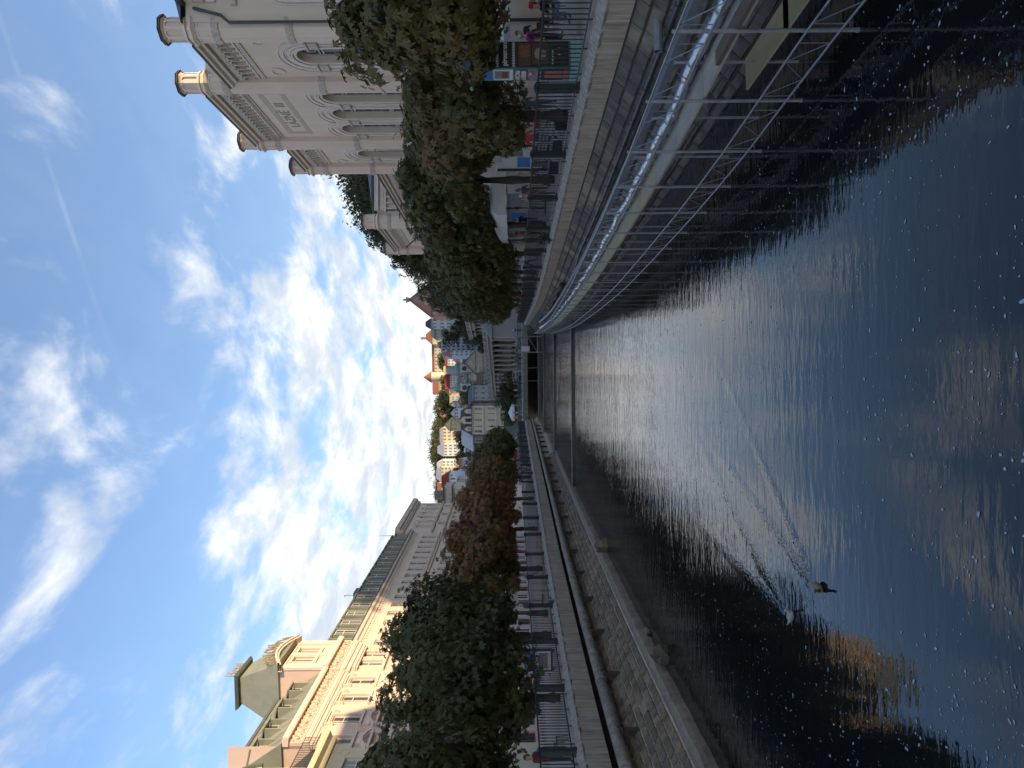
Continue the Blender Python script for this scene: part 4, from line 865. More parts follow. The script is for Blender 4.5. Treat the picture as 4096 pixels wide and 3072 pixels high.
# --- grey stepped modern front beyond the ornate block
gb = thing('grey_terraced_house', 'grey modern house with stepped balconies past the ornate block', 'building', (xat(1082,128),128,0), R(180))
for k,(z0,z1,o_) in enumerate(((0,8.4,0.6),(8.6,10.6,0.3),(10.8,13.2,0.0),(13.4,14.8,0.4))):
    MB().box(-2.2,1.8,-5,o_,z0,z1).build('storey', M['beige_m'] if k % 2 else M['stucco_pale'], gb); MB().box(-2.3,1.9,-5,o_+.5,z1,z1+.2).build('slab', M['copperd'], gb)
    if k: window(gb, -.2, z0+.3, z1-.2, 2.8, o_+.02, 'sashd', 'glass', 3, ())
MB().box(-1,.4,-3,-2,15,16.8).tube([(-.3,-2.5,16.8),(-.3,-2.5,18)],.04,4).build('roof_plant', M['grey_channel'], gb)
# ------------------------------------------------------------------ trees
M['bark'] = mat('bark', (0.075,0.06,0.045), 0.9, (0.04,0.033,0.026), 6, (3,3,0.6), bump=0.8, bscale=10)
def leaf_mat(name, stops, trans=0.25):
    m_ = bpy.data.materials.new(name); m_.use_nodes = True; t = m_.node_tree; p = t.nodes['Principled BSDF']
    at = N(t, 'ShaderNodeAttribute'); at.attribute_name = 'tint'; cr = N(t, 'ShaderNodeValToRGB'); t.links.new(at.outputs['Fac'], cr.inputs[0])
    e = cr.color_ramp.elements; e[0].position, e[0].color = stops[0][0], (*stops[0][1],1); e[1].position, e[1].color = stops[-1][0], (*stops[-1][1],1)
    for pos, c in stops[1:-1]: q = e.new(pos); q.color = (*c,1)
    t.links.new(cr.outputs[0], p.inputs['Base Color']); p.inputs['Roughness'].default_value = 0.55; p.inputs['Specular IOR Level'].default_value = 0.35
    tr = N(t, 'ShaderNodeBsdfTranslucent'); t.links.new(cr.outputs[0], tr.inputs[0]); ms = N(t, 'ShaderNodeMixShader'); ms.inputs[0].default_value = trans
    out = t.nodes['Material Output']; t.links.new(p.outputs[0], ms.inputs[1]); t.links.new(tr.outputs[0], ms.inputs[2]); t.links.new(ms.outputs[0], out.inputs[0]); return m_
M['chestnut'] = leaf_mat('chestnut_leaves', [(0.0,(0.046,0.055,0.017)),(0.3,(0.082,0.086,0.025)),(0.55,(0.130,0.104,0.032)),(0.78,(0.165,0.092,0.032)),(1.0,(0.19,0.072,0.027))])
M['wood'] = leaf_mat('woodland_leaves', [(0.0,(0.030,0.040,0.012)),(0.5,(0.062,0.070,0.018)),(0.8,(0.085,0.080,0.022)),(1.0,(0.09,0.055,0.022))])
def unit(a): return a/np.maximum(1e-6, np.linalg.norm(a, axis=1, keepdims=True))
def leaves_mesh(name, pos, nrm, size, tint, mat_, palm=5):
    n = len(pos); nrm = unit(nrm + rng.normal(0,.45,(n,3)))
    down = np.tile([[0,0,-1.0]],(n,1)) + rng.normal(0,.55,(n,3)) + nrm*0.5
    t_ = unit(down - nrm*np.sum(down*nrm,axis=1,keepdims=True)); b = np.cross(nrm,t_)
    V = []; angs = {5:[-78,-40,0,40,78], 1:[0], 3:[-55,0,55]}[palm]; lens = {5:[.62,.88,1,.88,.62], 1:[1.0], 3:[.8,1,.8]}[palm]
    for a, l in zip(angs, lens):
        d = t_*math.cos(R(a)) + b*math.sin(R(a)); s_ = b*math.cos(R(a)) - t_*math.sin(R(a)); L_ = (size*l)[:,None]; w = 0.19 if palm > 1 else 0.30
        V += [pos, pos+d*L_*.62+s_*L_*w-nrm*L_*.05, pos+d*L_-nrm*L_*.22, pos+d*L_*.62-s_*L_*w-nrm*L_*.05]
    k = len(angs); V = np.stack(V,1).reshape(-1,3); nf = n*k
    me = bpy.data.meshes.new(name); me.vertices.add(len(V)); me.vertices.foreach_set('co', V.astype(np.float32).ravel())
    me.loops.add(nf*4); me.loops.foreach_set('vertex_index', np.arange(nf*4,dtype=np.int32)); me.polygons.add(nf)
    me.polygons.foreach_set('loop_start', np.arange(0,nf*4,4,dtype=np.int32)); me.polygons.foreach_set('loop_total', np.full(nf,4,dtype=np.int32))
    at = me.attributes.new('tint','FLOAT','FACE'); at.data.foreach_set('value', np.repeat(np.clip(tint,0,1),k).astype(np.float32))
    me.materials.append(mat_); me.update(); me.validate(); return me
def crown_points(n, rx, ry, rz, lobes, inner=0.3, flat=0.0):
    ctr = []; 
    while len(ctr) < lobes:
        p_ = rng.uniform(-1,1,3)
        if .22 < np.linalg.norm(p_) < .84 and np.max(np.abs(p_)) < .80: ctr.append(p_)
    ctr = np.array(ctr); rad = rng.uniform(.20,.42,lobes)*(1.15-.35*np.linalg.norm(ctr,axis=1))*(1.25 if lobes < 12 else 1)
    k = rng.integers(0,lobes,n*2); d = unit(rng.normal(0,1,(n*2,3))); rr = np.where(rng.random(n*2) < inner, rng.random(n*2)**.5, rng.uniform(.80,1.16,n*2)*np.where(rng.random(n*2) < .05, 1.28, 1.0))
    p_ = ctr[k] + d*(rad[k]*rr)[:,None]
    dist = np.min(np.linalg.norm(p_[:,None,:]-ctr[None],axis=2)/rad[None],axis=1); keep = (dist > .78)|(rng.random(n*2) < .28)
    p_, d = p_[keep][:n], d[keep][:n]
    return p_*np.array([rx,ry,rz]), unit(d*.6 + unit(p_)*.8 + np.array([0,0,.35])), k[keep][:n]
def smooth_noise(p_, f, s):
    q = p_*f + s; return np.sin(q[:,0]*1.7+np.sin(q[:,1]*1.3))*.5 + np.sin(q[:,1]*2.1+q[:,2]*1.1)*.3 + np.sin(q[:,2]*1.9+q[:,0]*.7)*.3
def trunk(r0, top, spread, limbs, seed, lean=0.0):
    rr = random.Random(seed); m_ = MB()
    m_.tube([(0,0,-.2),(0.02,0,.3),(lean*.3,.02,top*.5),(lean,.0,top)], [r0*1.25,r0,r0*.85,r0*.7], 9)
    for i in range(limbs):
        a = 2*math.pi*i/limbs + rr.uniform(-.4,.4); s_ = spread*rr.uniform(.5,.85); z0 = top*rr.uniform(.82,1.0)
        m_.tube([(lean,0,z0-.1),(lean+s_*.35*math.cos(a),s_*.35*math.sin(a),z0+spread*.35),(lean+s_*math.cos(a),s_*math.sin(a),z0+spread*rr.uniform(.5,1.0))],[r0*.5,r0*.32,r0*.10],6)
    return m_
def chestnut(label, x, y, zc, rx, ry, rz, n, size, tint, spread_t, grp, lobes=30, tr=0.24, patch=None):
    rt = thing('chestnut_tree', label, 'tree', (x,y,0), 0, grp)
    p_, d, k = crown_points(int(n*1.35), rx, ry, rz, lobes*2, .36)
    ti = tint + spread_t*(smooth_noise(p_,.9,x*3.1) + rng.normal(0,.35,len(p_)))
    if patch is not None:
        c, r_, dt = patch; ti += dt*np.exp(-np.sum(((p_-np.array(c))/r_)**2,axis=1))
    me = leaves_mesh('crown', p_+np.array([0,0,zc]), d, size*rng.uniform(.65,1.25,len(p_)), ti, M['chestnut'], 5 if y < 62 else 3)
    inst('crown', me, rt); trunk(tr, max(1.2,zc-rz*.55), max(rx,ry)*.8, 5, int(x*10+y)).build('trunk', M['bark'], rt, True)
G1 = 'chestnut trees along the right promenade'; G2 = 'chestnut trees along the left promenade'
chestnut('big olive-brown chestnut over the poster column at the right edge', 10.7, 18.9, 4.45, 2.7, 3.2, 2.5, 5600, 0.25, .50, .16, G1, 20)
chestnut('chestnut with rust-red patches beside the poster column', 9.45, 24.7, 3.75, 2.2, 4.3, 2.25, 5400, 0.24, .45, .18, G1, 16, patch=((-1.2,-.5,.7),1.5,.38))
chestnut('dark chestnut with yellowing leaves over the white parasol', 9.5, 32.6, 5.05, 2.45, 4.8, 2.1, 5000, 0.26, .34, .15, G1, 18, patch=((-1.6,1.5,.2),1.3,.34))
chestnut('fourth chestnut along the right railing, deep green', 9.3, 41.0, 5.45, 2.7, 5.0, 2.45, 4200, 0.29, .30, .14, G1, 16)
for i, (y, zt, ti, lb) in enumerate([(49,8.0,.34,'fifth chestnut along the right railing, olive'),(57.5,8.3,.25,'sixth chestnut along the right railing, green'),(66.5,8.3,.3,'seventh chestnut along the right railing'),(76.5,8.4,.42,'eighth chestnut along the right railing, turning brown'),(87,8.2,.5,'ninth chestnut along the right railing, brownish'),(98,7.6,.48,'last chestnut on the right, before the bridge')]):
    chestnut(lb, RF(y)+1.7, y, (zt+1.9)/2, 3.0, 5.2, (zt-1.6)/2, 2600-i*150, .34+.02*i, ti, .15, G1, 22)
chestnut('dark green chestnut cut off by the left edge', -14.6, 23.4, 4.7, 3.2, 4.4, 3.0, 6000, 0.27, .22, .16, G2, 18, patch=((1.6,1.5,1.2),1.6,.18))
chestnut('large dark green chestnut in front of the pink hotel', -14.2, 31.6, 4.65, 3.0, 4.8, 3.55, 7000, 0.27, .20, .13, G2, 22)
chestnut('dark green chestnut in front of the beige wing', -13.95, 38.8, 5.45, 3.0, 5.4, 4.0, 6000, 0.29, .22, .12, G2, 18)
for i, (y, zt, ti, lb) in enumerate([(50.5,7.4,.70,'first brown chestnut of the left row'),(61,7.8,.82,'second, reddest brown chestnut of the left row'),(72.5,8.2,.78,'third brown chestnut of the left row'),(84,8.4,.72,'fourth brown chestnut of the left row'),(95,7.8,.36,'green chestnut beyond the brown ones on the left'),(107,7.4,.34,'last chestnut of the left row, by the bridge')]):
    chestnut(lb, LF(y)-2.4, y, (zt+1.5)/2, 2.9, 5.6, (zt-1.3)/2, 3400-i*150, .33+.02*i, ti, .14, G2, 22)
chestnut('chestnut of the left row nearest the camera, outside the frame', -14.9, 15.2, 4.8, 3.3, 4.2, 3.1, 4200, 0.28, .24, .14, G2, 18)
chestnut('chestnut of the right row nearest the camera, outside the frame', 11.6, 11.5, 5.0, 2.6, 3.4, 2.6, 3600, 0.28, .4, .14, G1, 18)
# woodland trees share a few crowns
CR = []
for s_ in range(5):
    p_, d, k = crown_points(1500, 1.0, 1.0, 1.0, 13, .25)
    CR.append(leaves_mesh('crown', p_, d, 0.115*rng.uniform(.6,1.3,len(p_)), (.15,.3,.42,.62,.22)[s_]+.16*(smooth_noise(p_,2.2,s_*3.7)+rng.normal(0,.3,len(p_))), M['wood'], 3))
HT = []
def wood_tree(u, vt, y, w, h, k=None, label=None, grp='trees on the hillsides'):
    x = xat(u, y); zt = zat(u, vt, y); k = random.randrange(5) if k is None else k; zb = min(hz(x,y), zt-h*.9) 
    rt = thing('hillside_tree', 'leafy tree on the hillside', 'tree', (x,y,zb), random.random()*6, grp)
    c = inst('crown', CR[k], rt, (0,0,zt-h/2-zb)); c.scale = (w/2,w/2,h/2)
    HT.append((u,vt,y,k,h,rt)); MB().tube([(0,0,-1),(0,0,(zt-zb)*.5),(0.2,0,zt-zb-h*.35)],[.028*h+.06,.02*h+.05,.03],6).build('trunk', M['bark'], rt)
# ------------------------------------------------------------------ the town on the slopes
C_ = lambda n, c, r=.85: mat(n, c, r, tuple(q*.85 for q in c), 0.5)
T = dict(cream=C_('cream_wall',(0.60,0.52,0.38)), white=C_('white_wall',(0.58,0.60,0.62)), bluew=C_('bluish_wall',(0.46,0.50,0.56)), sand=C_('sandstone_wall',(0.42,0.36,0.27)), stone=C_('grey_stone_wall',(0.30,0.275,0.24)),
    pinkb=C_('pink_brick_wall',(0.48,0.24,0.17)), yel=C_('yellow_wall',(0.56,0.46,0.25)), orange=C_('orange_wall',(0.50,0.36,0.20)), grey=C_('grey_wall',(0.36,0.37,0.39)),
    rtile=C_('red_tile_roof',(0.28,0.10,0.055)), dred=C_('dark_red_roof',(0.16,0.02,0.018)), slate=M['slate'], verd=C_('verdigris',(0.19,0.27,0.235),.6), lgrey=C_('pale_sheet_roof',(0.42,0.44,0.46),.5), red=C_('red_awning',(0.30,0.035,0.035)), blue=C_('blue_roof',(0.25,0.27,0.33),.5), umber=C_('brown_roof',(0.15,0.09,0.06)))
def house(name, label, u0, u1, ve, vb, y, wall, roof, rtype='hip', vr=None, nx=3, nz=3, depth=12, yaw=0, wm='sash', gl='glass', cat='building', ww=.5, trim=None):
    x0, x1 = xat(u0,y), xat(u1,y); w = x1-x0; cx = (x0+x1)/2; ze, zb = zat((u0+u1)/2,ve,y), zat((u0+u1)/2,vb,y); zr = zat((u0+u1)/2,vr,y) if vr else ze+w*.3
    zg = min(zb, hz(cx,y))-1.0; H = ze-zg; h0 = zb-zg; hr = zr-zg
    rt = thing(name, label, cat, (cx,y,zg), R(180+yaw)); a = w/2
    cw = w/nx; ch = (H-h0)/nz; wins_ = [(-a+cw*(i+.5), h0+ch*(j+.22), h0+ch*(j+.80)) for i in range(nx) for j in range(nz)]
    W_ = cw*ww
    wl_ = MB(); wall_grid(wl_, -a, a, 0, H, [(x-W_/2,x+W_/2,p_,q_) for x,p_,q_ in wins_], 0, .15)
    for s_ in (-a,a): wl_.quad((s_,0,0),(s_,-depth,0),(s_,-depth,H),(s_,0,H))
    if rtype == 'gfront': wl_.tri((-a,0,H),(a,0,H),(0,0,hr))
    if rtype == 'gside':
        for s_ in (-a,a): wl_.tri((s_,0,H),(s_,-depth,H),(s_,-depth/2,hr))
    wl_.build('wall', T[wall], rt)
    for x,p_,q_ in wins_: window(rt, x, p_, q_, W_, -.1, wm, gl, 2 if W_ > .8 else 1, (.6,), min(.12,W_*.12))
    o = .35; r_ = MB()
    if rtype == 'hip': r_.add([(-a-o,o,H),(a+o,o,H),(a+o,-depth-o,H),(-a-o,-depth-o,H),(-a*.35,-depth*.5,hr),(a*.35,-depth*.5,hr)], [(0,1,5,4),(1,2,5),(2,3,4,5),(3,0,4)])
    elif rtype == 'gfront': r_.add([(-a-o,o,H-o*.6),(0,o,hr+.1),(0,-depth,hr+.1),(-a-o,-depth,H-o*.6),(a+o,o,H-o*.6),(a+o,-depth,H-o*.6)], [(0,1,2,3),(1,4,5,2)]); r_.add([(-a-o,o,H-o*.6-.3),(0,o,hr-.25),(0,o,hr+.1),(-a-o,o,H-o*.6),(a+o,o,H-o*.6-.3),(a+o,o,H-o*.6)], [(0,1,2,3),(1,4,5,2)])
    elif rtype == 'gside': r_.add([(-a-o,o,H-.15),(a+o,o,H-.15),(a+o,-depth/2,hr),(-a-o,-depth/2,hr),(-a-o,-depth-o,H),(a+o,-depth-o,H)], [(0,1,2,3),(3,2,5,4)])
    elif rtype == 'mansard': 
        i_ = min(1.6,(hr-H)*.45); r_.frus([(-a-o,o),(a+o,o),(a+o,-depth-o),(-a-o,-depth-o)],[(-a+i_,-i_),(a-i_,-i_),(a-i_,-depth+i_),(-a+i_,-depth+i_)],H,hr)
    else: r_.box(-a-o,a+o,-depth-o,o,H,H+max(.3,hr-H))
    r_.build('roof', T[roof], rt)
    MB().prof([(0,H-.5),(.25,H-.45),(.4,H-.1),(0,H-.02)], -a, a).build('cornice', T[trim or wall], rt)
    return rt, a, H, h0, hr
def loc(rt, u, v, y): p_ = at_y(u,v,y); return -(p_.x-rt.location.x), p_.z-rt.location.z
# cream corner house at the head of the river
rt,a,H,h0,hr = house('cream_townhouse','cream ornate town house with dark mansard and carved gable, head of the river',1336,1450,1888,2045,235,'cream','slate','mansard',1841,5,3,13,0,'sashd','glass','building',.42)
for x, s_ in ((-a*.62,1.0),(a*.62,1.0),(0,1.6)):
    d = MB(); d.box(x-.75*s_,x+.75*s_,-1.5,.25,H,H+1.6*s_); o = d.build('dormer', T['cream'], rt)
    g = MB(); g.add([(x-.95*s_,.3,H+1.6*s_),(x+.95*s_,.3,H+1.6*s_),(x,.3,H+2.6*s_),(x-.95*s_,-1.5,H+1.6*s_),(x+.95*s_,-1.5,H+1.6*s_),(x,-1.5,H+2.6*s_)],[(0,1,2),(3,5,4),(0,2,5,3),(2,1,4,5)]); g.build('dormer_gable', T['cream'], rt)
    window(rt, x, H+.2, H+1.4*s_, .8*s_, .28, 'sashd', 'glass', 2)
for z in (h0+(H-h0)*.36,h0+(H-h0)*.69): MB().prof([(0,z),(.25,z),(.3,z+.3),(0,z+.35)],-a,a).build('string_course', T['cream'], rt)
for x in (-a+.3,-a*.36,a*.36,a-.3): MB().box(x-.3,x+.3,0,.18,h0,H-.5).build('pilaster', T['cream'], rt)
house('side_terrace','grey-beige terrace receding behind the left trees',1262,1334,1893,2045,250,'stone','lgrey','mansard',1845,5,3,20,-35,'sashd','glass2')
house('white_row_house','narrow white ornate house right of the cream town house',1452,1478,1885,2030,240,'white','slate','hip',1872,2,4,12,0,'sashd')
rt,a,H,h0,hr = house('hotel_gable_end','grey blank-sided house with pale sloping roof behind the colonnade',1470,1535,1890,1975,238,'grey','slate','gside',1868,3,3,12,20,'sash')
# stone gabled house
rt,a,H,h0,hr = house('stone_gable_house','tall sandstone house with pointed gable above the colonnade',1580,1667,1898,1965,245,'sand','slate','gfront',1854,4,3,14,0,'sash','glass2')
for z in (H-.2,H-3.0): MB().prof([(0,z),(.25,z),(.3,z+.25),(0,z+.3)],-a,a).build('string_course', T['sand'], rt)
MB().ring(0,H+1.2,.35,.5,0,.12,0,2*math.pi,12).build('round_window', T['white'], rt); window(rt, 0, H+.2, H+1.0, .8, .03, 'sash', 'glass2')
house('low_stone_annex','low grey stone annex left of the gabled sandstone house',1535,1580,1925,1965,243,'stone','umber','gside',1903,3,2,8,0,'sashd')
house('tall_white_hotel','tall bluish white hotel with bay fronts behind the trees',1668,1722,1768,1900,300,'bluew','bluew','flat',1766,4,7,14,12,'sashd','glass')
house('red_capped_house','narrow bluish house with a red tiled half roof',1650,1672,1800,1895,290,'bluew','rtile','hip',1766,2,5,9,0,'sashd')
house('beige_corner_hotel','beige hotel with small copper dome left of the pink gable house',1722,1760,1738,1840,320,'sand','verd','mansard',1722,3,5,12,0,'sashd')
house('pale_gable_hotel','pale hotel partly hidden by trees under a dark stepped roof',1760,1800,1725,1840,320,'white','slate','mansard',1700,3,4,12,0,'sashd')
# pink castle-like house
rt,a,H,h0,hr = house('pink_gable_house','pink brick house with a tall gable and round window on the right hillside',1808,1945,1722,1830,235,'pinkb','umber','gfront',1634,5,3,14,0,'sash','glass2',ww=.3)
MB().ring(0,hr-3.1,1.05,1.3,0,.15,0,2*math.pi,20).build('round_window_frame', T['pinkb'], rt); MB().ring(0,hr-3.1,0,1.05,-.02,.04,0,2*math.pi,20).build('round_window', M['glass2'], rt)
for x in (-1.2,1.2): window(rt, x, hr-7.0, hr-5.4, 1.0, .04, 'sash', 'glass2')
MB().box(-.7,.7,-.6,.4,hr-.3,hr+.5).box(-1.0,1.0,-.7,.5,hr+.5,hr+.8).blob((0,0,hr+1.3),(.4,.4,.6),8,5).build('gable_crest', T['sand'], rt)
MB().box(-a-.4,-a+.5,-1.5,-.3,H-2,H+.3).build('corner_pier', T['orange'], rt)
# hilltop hotel with the conical tower
rt,a,H,h0,hr = house('hilltop_hotel','long cream hilltop hotel with orange tiled roof, lit by the sun',1495,1722,1738,1778,620,'cream','rtile','gside',1724,16,3,16,-6,'sashd','glass',ww=.35)
x,z = loc(rt,1564,1726,620)
tm = MB(); tm.lathe([(4.3,0),(4.3,z)],(x,2,0),16); tm.build('round_tower', T['cream'], rt); MB().lathe([(5.2,0),(.1,7.2)],(x,2,z),16).build('tower_cone', T['rtile'], rt); MB().tube([(x,2,z+7),(x,2,z+9.2)],.12,5).build('tower_finial', T['grey'], rt)
x,z = loc(rt,1724,1722,620); MB().frus([(x-7,2),(x+7,2),(x+7,-10),(x-7,-10)],[(x-1.5,-3),(x+1.5,-3),(x+1.5,-5),(x-1.5,-5)],z-2,z+5).build('corner_roof', T['rtile'], rt); MB().lathe([(2.2,0),(2.2,3.2),(2.8,3.3),(1.8,5),(.1,5.6)],(x,-4,z+4),12).build('lantern', T['white'], rt); MB().box(x-6.5,x+6.5,-10,1.5,0,z-2).build('corner_wing', T['cream'], rt)
house('hilltop_wing','right-angled tiled wing of the hilltop hotel by the cone tower',1500,1548,1755,1785,600,'yel','rtile','gside',1728,5,3,10,0,'sashd')
# church
ch = thing('church','white and green baroque church with two verdigris onion domes','church',(xat(1561,330),330,hz(xat(1561,330),330)),R(180)); zb = ch.location.z; X = lambda u: -(xat(u,330)-ch.location.x)
Z = lambda v: zat(1561,v,330)-zb
MB().box(X(1600),X(1523),-16,-1.2,0,Z(1868)).build('nave', T['white'], ch)
for u in (1600,1523):
    x = X(u); MB().box(x-2.3,x+2.3,-5,0,0,Z(1842)).build('tower', T['white'], ch)
    MB().lathe([(2.5,0),(2.6,.25),(2.0,.45),(2.4,1.1),(2.4,2.0),(1.8,2.9),(.7,3.3),(.6,3.7),(.7,4.1),(.1,5.2)],(x,-2.5,Z(1842)),14).build('onion_dome', T['verd'], ch, True)
    MB().ring(x,Z(1858),1.2,1.9,0,.25,0,2*math.pi,18).build('clock_surround', T['cream'], ch); MB().ring(x,Z(1858),0,1.2,0,.12,0,2*math.pi,14).build('clock_face', T['slate'], ch)
    window(ch, x, Z(1905), Z(1878), 1.6, .05, 'sash', 'glass')
    for s_ in (-2.1,2.1): MB().box(x+s_-.3,x+s_+.35,0,.3,0,Z(1845)).build('pilaster', T['verd'], ch)
MB().add([(X(1580),.2,Z(1868)),(X(1543),.2,Z(1868)),(X(1561),.2,Z(1852)),(X(1580),-16,Z(1868)),(X(1543),-16,Z(1868)),(X(1561),-16,Z(1852))],[(0,1,2),(0,2,5,3),(2,1,4,5)]).build('pediment', T['verd'], ch)
# spa houses in tiers behind the church
specs = [('pale_spa_house','pale spa house with red awning left under the hilltop hotel',1612,1660,1790,1830,420,'white','red','flat',1779,4,3),('dark_front_house','dark fronted house between red awnings and the dome',1578,1612,1782,1830,425,'grey','yel','mansard',1773,4,4),
 ('gabled_yellow_house','small house with yellow gable front beside the church dome',1622,1648,1826,1842,370,'yel','umber','gfront',1812,2,1),('white_tier_house','white house row under the red awning strip',1520,1576,1800,1834,430,'white','red','flat',1779,6,3),('orange_gable_house','house with big orange gable just left of the church',1476,1510,1815,1835,400,'orange','umber','gfront',1792,2,1),
 ('grey_mid_house','plain grey house between the church domes',1545,1580,1842,1862,360,'grey','umber','gside',1828,4,2),('narrow_white_house','narrow pale house right of the yellow gable house',1590,1626,1845,1868,350,'stone','slate','gside',1830,5,2),
 ('steep_gable_house','steep pale gable house above the dark mansard',1445,1470,1820,1842,380,'grey','umber','gfront',1793,2,2),('bluish_villa','bluish grey villa with steep yellow gable in the trees',1455,1490,1808,1835,395,'bluew','yel','gside',1795,4,2),
 ('sunlit_yellow_gable','big sunlit yellow gable house above the cream town house',1350,1402,1800,1835,330,'yel','umber','gfront',1774,3,1),('white_gable_villa','white villa with carved gable right of the yellow gable house',1402,1440,1816,1838,325,'white','slate','gfront',1798,3,1),
 ('red_dome_house','little house with a red dome roof up on the wooded hill',1404,1432,1768,1778,520,'pinkb','rtile','hip',1756,2,1),('spired_villa','cream villa with a pointed red spire on the wooded hill',1434,1452,1760,1775,525,'cream','rtile','gfront',1745,2,1),
 ('sanatorium_block','cream stepped sanatorium with orange balconies on the hill',1296,1364,1770,1826,420,'cream','blue','mansard',1758,5,3),('white_sanatorium','white sanatorium with bluish mansard, four windows wide',1250,1298,1774,1830,410,'white','blue','mansard',1748,4,3),('second_sanatorium','second stepped white sanatorium with pale blue roof',1196,1232,1768,1815,400,'white','lgrey','mansard',1746,3,3),('yellow_sanatorium','cream yellow sanatorium wing with balconies and blue roof',1150,1206,1764,1805,395,'cream','blue','mansard',1744,4,3),
 ('red_mansard_house','house with a deep red mansard and white dormer windows',1108,1180,1796,1830,300,'white','dred','mansard',1764,5,1),('tent_roof_house','grey-white house with a broad pale hipped sheet roof',1150,1192,1870,1900,270,'white','lgrey','hip',1806,3,2),('beige_rear_house','beige house under a grey hipped roof behind the brown trees',1110,1152,1828,1875,265,'sand','lgrey','hip',1806,3,3),
 ('small_red_roof_house','small white house with a red-brown roof between dark trees',1188,1235,1850,1885,280,'white','rtile','gside',1830,4,1),('orange_roof_villa','yellow sunlit villa with orange tile roof on the hill crest',1080,1140,1766,1785,430,'yel','rtile','gside',1745,5,1),('half_hidden_house','pinkish house half hidden below the conical trees',1215,1262,1895,1925,260,'white','umber','gside',1880,5,2),
 ('stepped_grey_house','pale stepped house beside the grey terraced house',1082,1116,1822,1880,262,'white','lgrey','flat',1815,3,3)]
for nm, lb, u0,u1,ve,vb,y,w,r_,rtp,vr,nx,nz in specs: house(nm, lb, u0,u1,ve,vb,y,w,r_,rtp,vr,nx,nz,10,0,'sashd' if w in ('white','cream') else 'sash','glass','house',.5)
# smaller houses stacked between the larger ones
rs = random.Random(21); wn = ['cream','white','sand','yel','grey','stone','bluew']; rn = ['umber','slate','rtile','lgrey','dred']; cw = dict(cream='cream',white='white',sand='sandy',yel='yellow',grey='grey',stone='stone grey',bluew='pale blue'); rw = dict(umber='brown',slate='dark slate',rtile='red tile',lgrey='pale sheet',dred='deep red')
pl_ = [(1496,1846,330),(1470,1842,345),(1548,1812,440),(1508,1796,455),(1640,1850,340),(1660,1872,310),(1600,1812,440),(1566,1878,300),(1425,1836,340),(1398,1852,310),(1368,1846,330),(1330,1842,350),(1300,1850,330),(1276,1862,315),(1235,1838,345),(1208,1842,340),(1188,1826,360),(1165,1838,330),(1130,1840,320),(1100,1838,330),(1240,1870,290),(1212,1868,300),(1440,1862,300),(1545,1848,345),(1620,1884,280),(1690,1816,360),(1740,1790,380)]
for i,(u,v,y) in enumerate(pl_):
    wk = wn[(i*3)%7]; rk_ = rn[(i*2+i//5)%5]; w_ = rs.uniform(20,30); mk = min(specs, key=lambda q: abs((q[2]+q[3])/2-u)+abs(q[4]-v))
    house('small_house', 'small %s house with %s roof just %s the %s' % (cw[wk], rw[rk_], 'left of' if u < (mk[2]+mk[3])/2 else 'right of', mk[0].replace('_',' ')), u-w_/2, u+w_/2, v, v+rs.uniform(14,22), y, wk, rk_, rs.choice(['gfront','gside','hip']), v-rs.uniform(9,14), rs.choice([2,3,4]), 2, 9, rs.uniform(-20,20), 'sash' if wk in ('grey','stone','sand') else 'sashd', 'glass', 'house', .45)
# colonnade: balustraded stone terraces with columns, bending left up the valley
def colonnade(name, label, ua, va, ub, vb_, y0, y1, zc, ncol, hcol):
    A, B = at_y(ua,va,y0), at_y(ub,vb_,y1); d = (B-A); ln = math.hypot(d.x,d.y); ang = math.atan2(d.y,d.x)
    rt = thing(name, label, 'colonnade', (A.x,A.y,0), ang)
    z1 = (A.z+B.z)/2
    MB().box(0,ln,-8,0,z1-2.1,z1-1.0).build('entablature', T['stone'], rt); MB().box(-.3,ln+.3,-8,.5,z1-1.25,z1-.95).build('cornice', T['stone'], rt); MB().box(0,ln,-8.2,-7.6,-.5,z1-2.1).build('rear_wall', T['stone'], rt)
    MB().box(0,ln,-8,.3,-1,zc).build('podium', T['stone'], rt)
    for i in range(ncol+1): x = ln*i/ncol; MB().lathe([(.5,zc),(.5,zc+.3),(.4,zc+.35),(.34,z1-2.6),(.5,z1-2.4),(.5,z1-2.1)],(x,-.6,0),10).build('column', T['stone'], rt)
    bl_ = MB(); bl_.box(0,ln,-.15,.05,z1-.15,z1)
    n = int(ln/.5)
    for i in range(n): bl_.box(ln*i/n,ln*(i+.3)/n,-.12,.02,z1-.95,z1-.15)
    bl_.build('balustrade', T['stone'], rt)
    for i in range(ncol+1): MB().box(ln*i/ncol-.3,ln*i/ncol+.3,-.3,.2,z1-.95,z1+.1).build('pier', T['stone'], rt)
colonnade('colonnade','long grey stone colonnade with balustrade on the right bank past the bridge',1775,1921,1478,1962,160,215,1.0,16,5.0)
colonnade('upper_colonnade','upper arcaded pavilion of the colonnade under the trees',1830,1848,1718,1878,165,190,9.0,8,4.0)
pv = thing('pavilion_roof','small pavilion with pale green sheet roof in front of the colonnade','pavilion',(xat(1780,150),150,0),R(180))
MB().box(-3,3,-4,0,0,6.6).build('wall', T['stone'], pv); MB().add([(-3.6,.5,6.4),(3.6,.5,6.4),(0,.5,9.0),(-3.6,-4.4,6.4),(3.6,-4.4,6.4),(0,-4.4,9.0)],[(0,1,2),(0,2,5,3),(2,1,4,5)]).build('roof', T['verd'], pv)
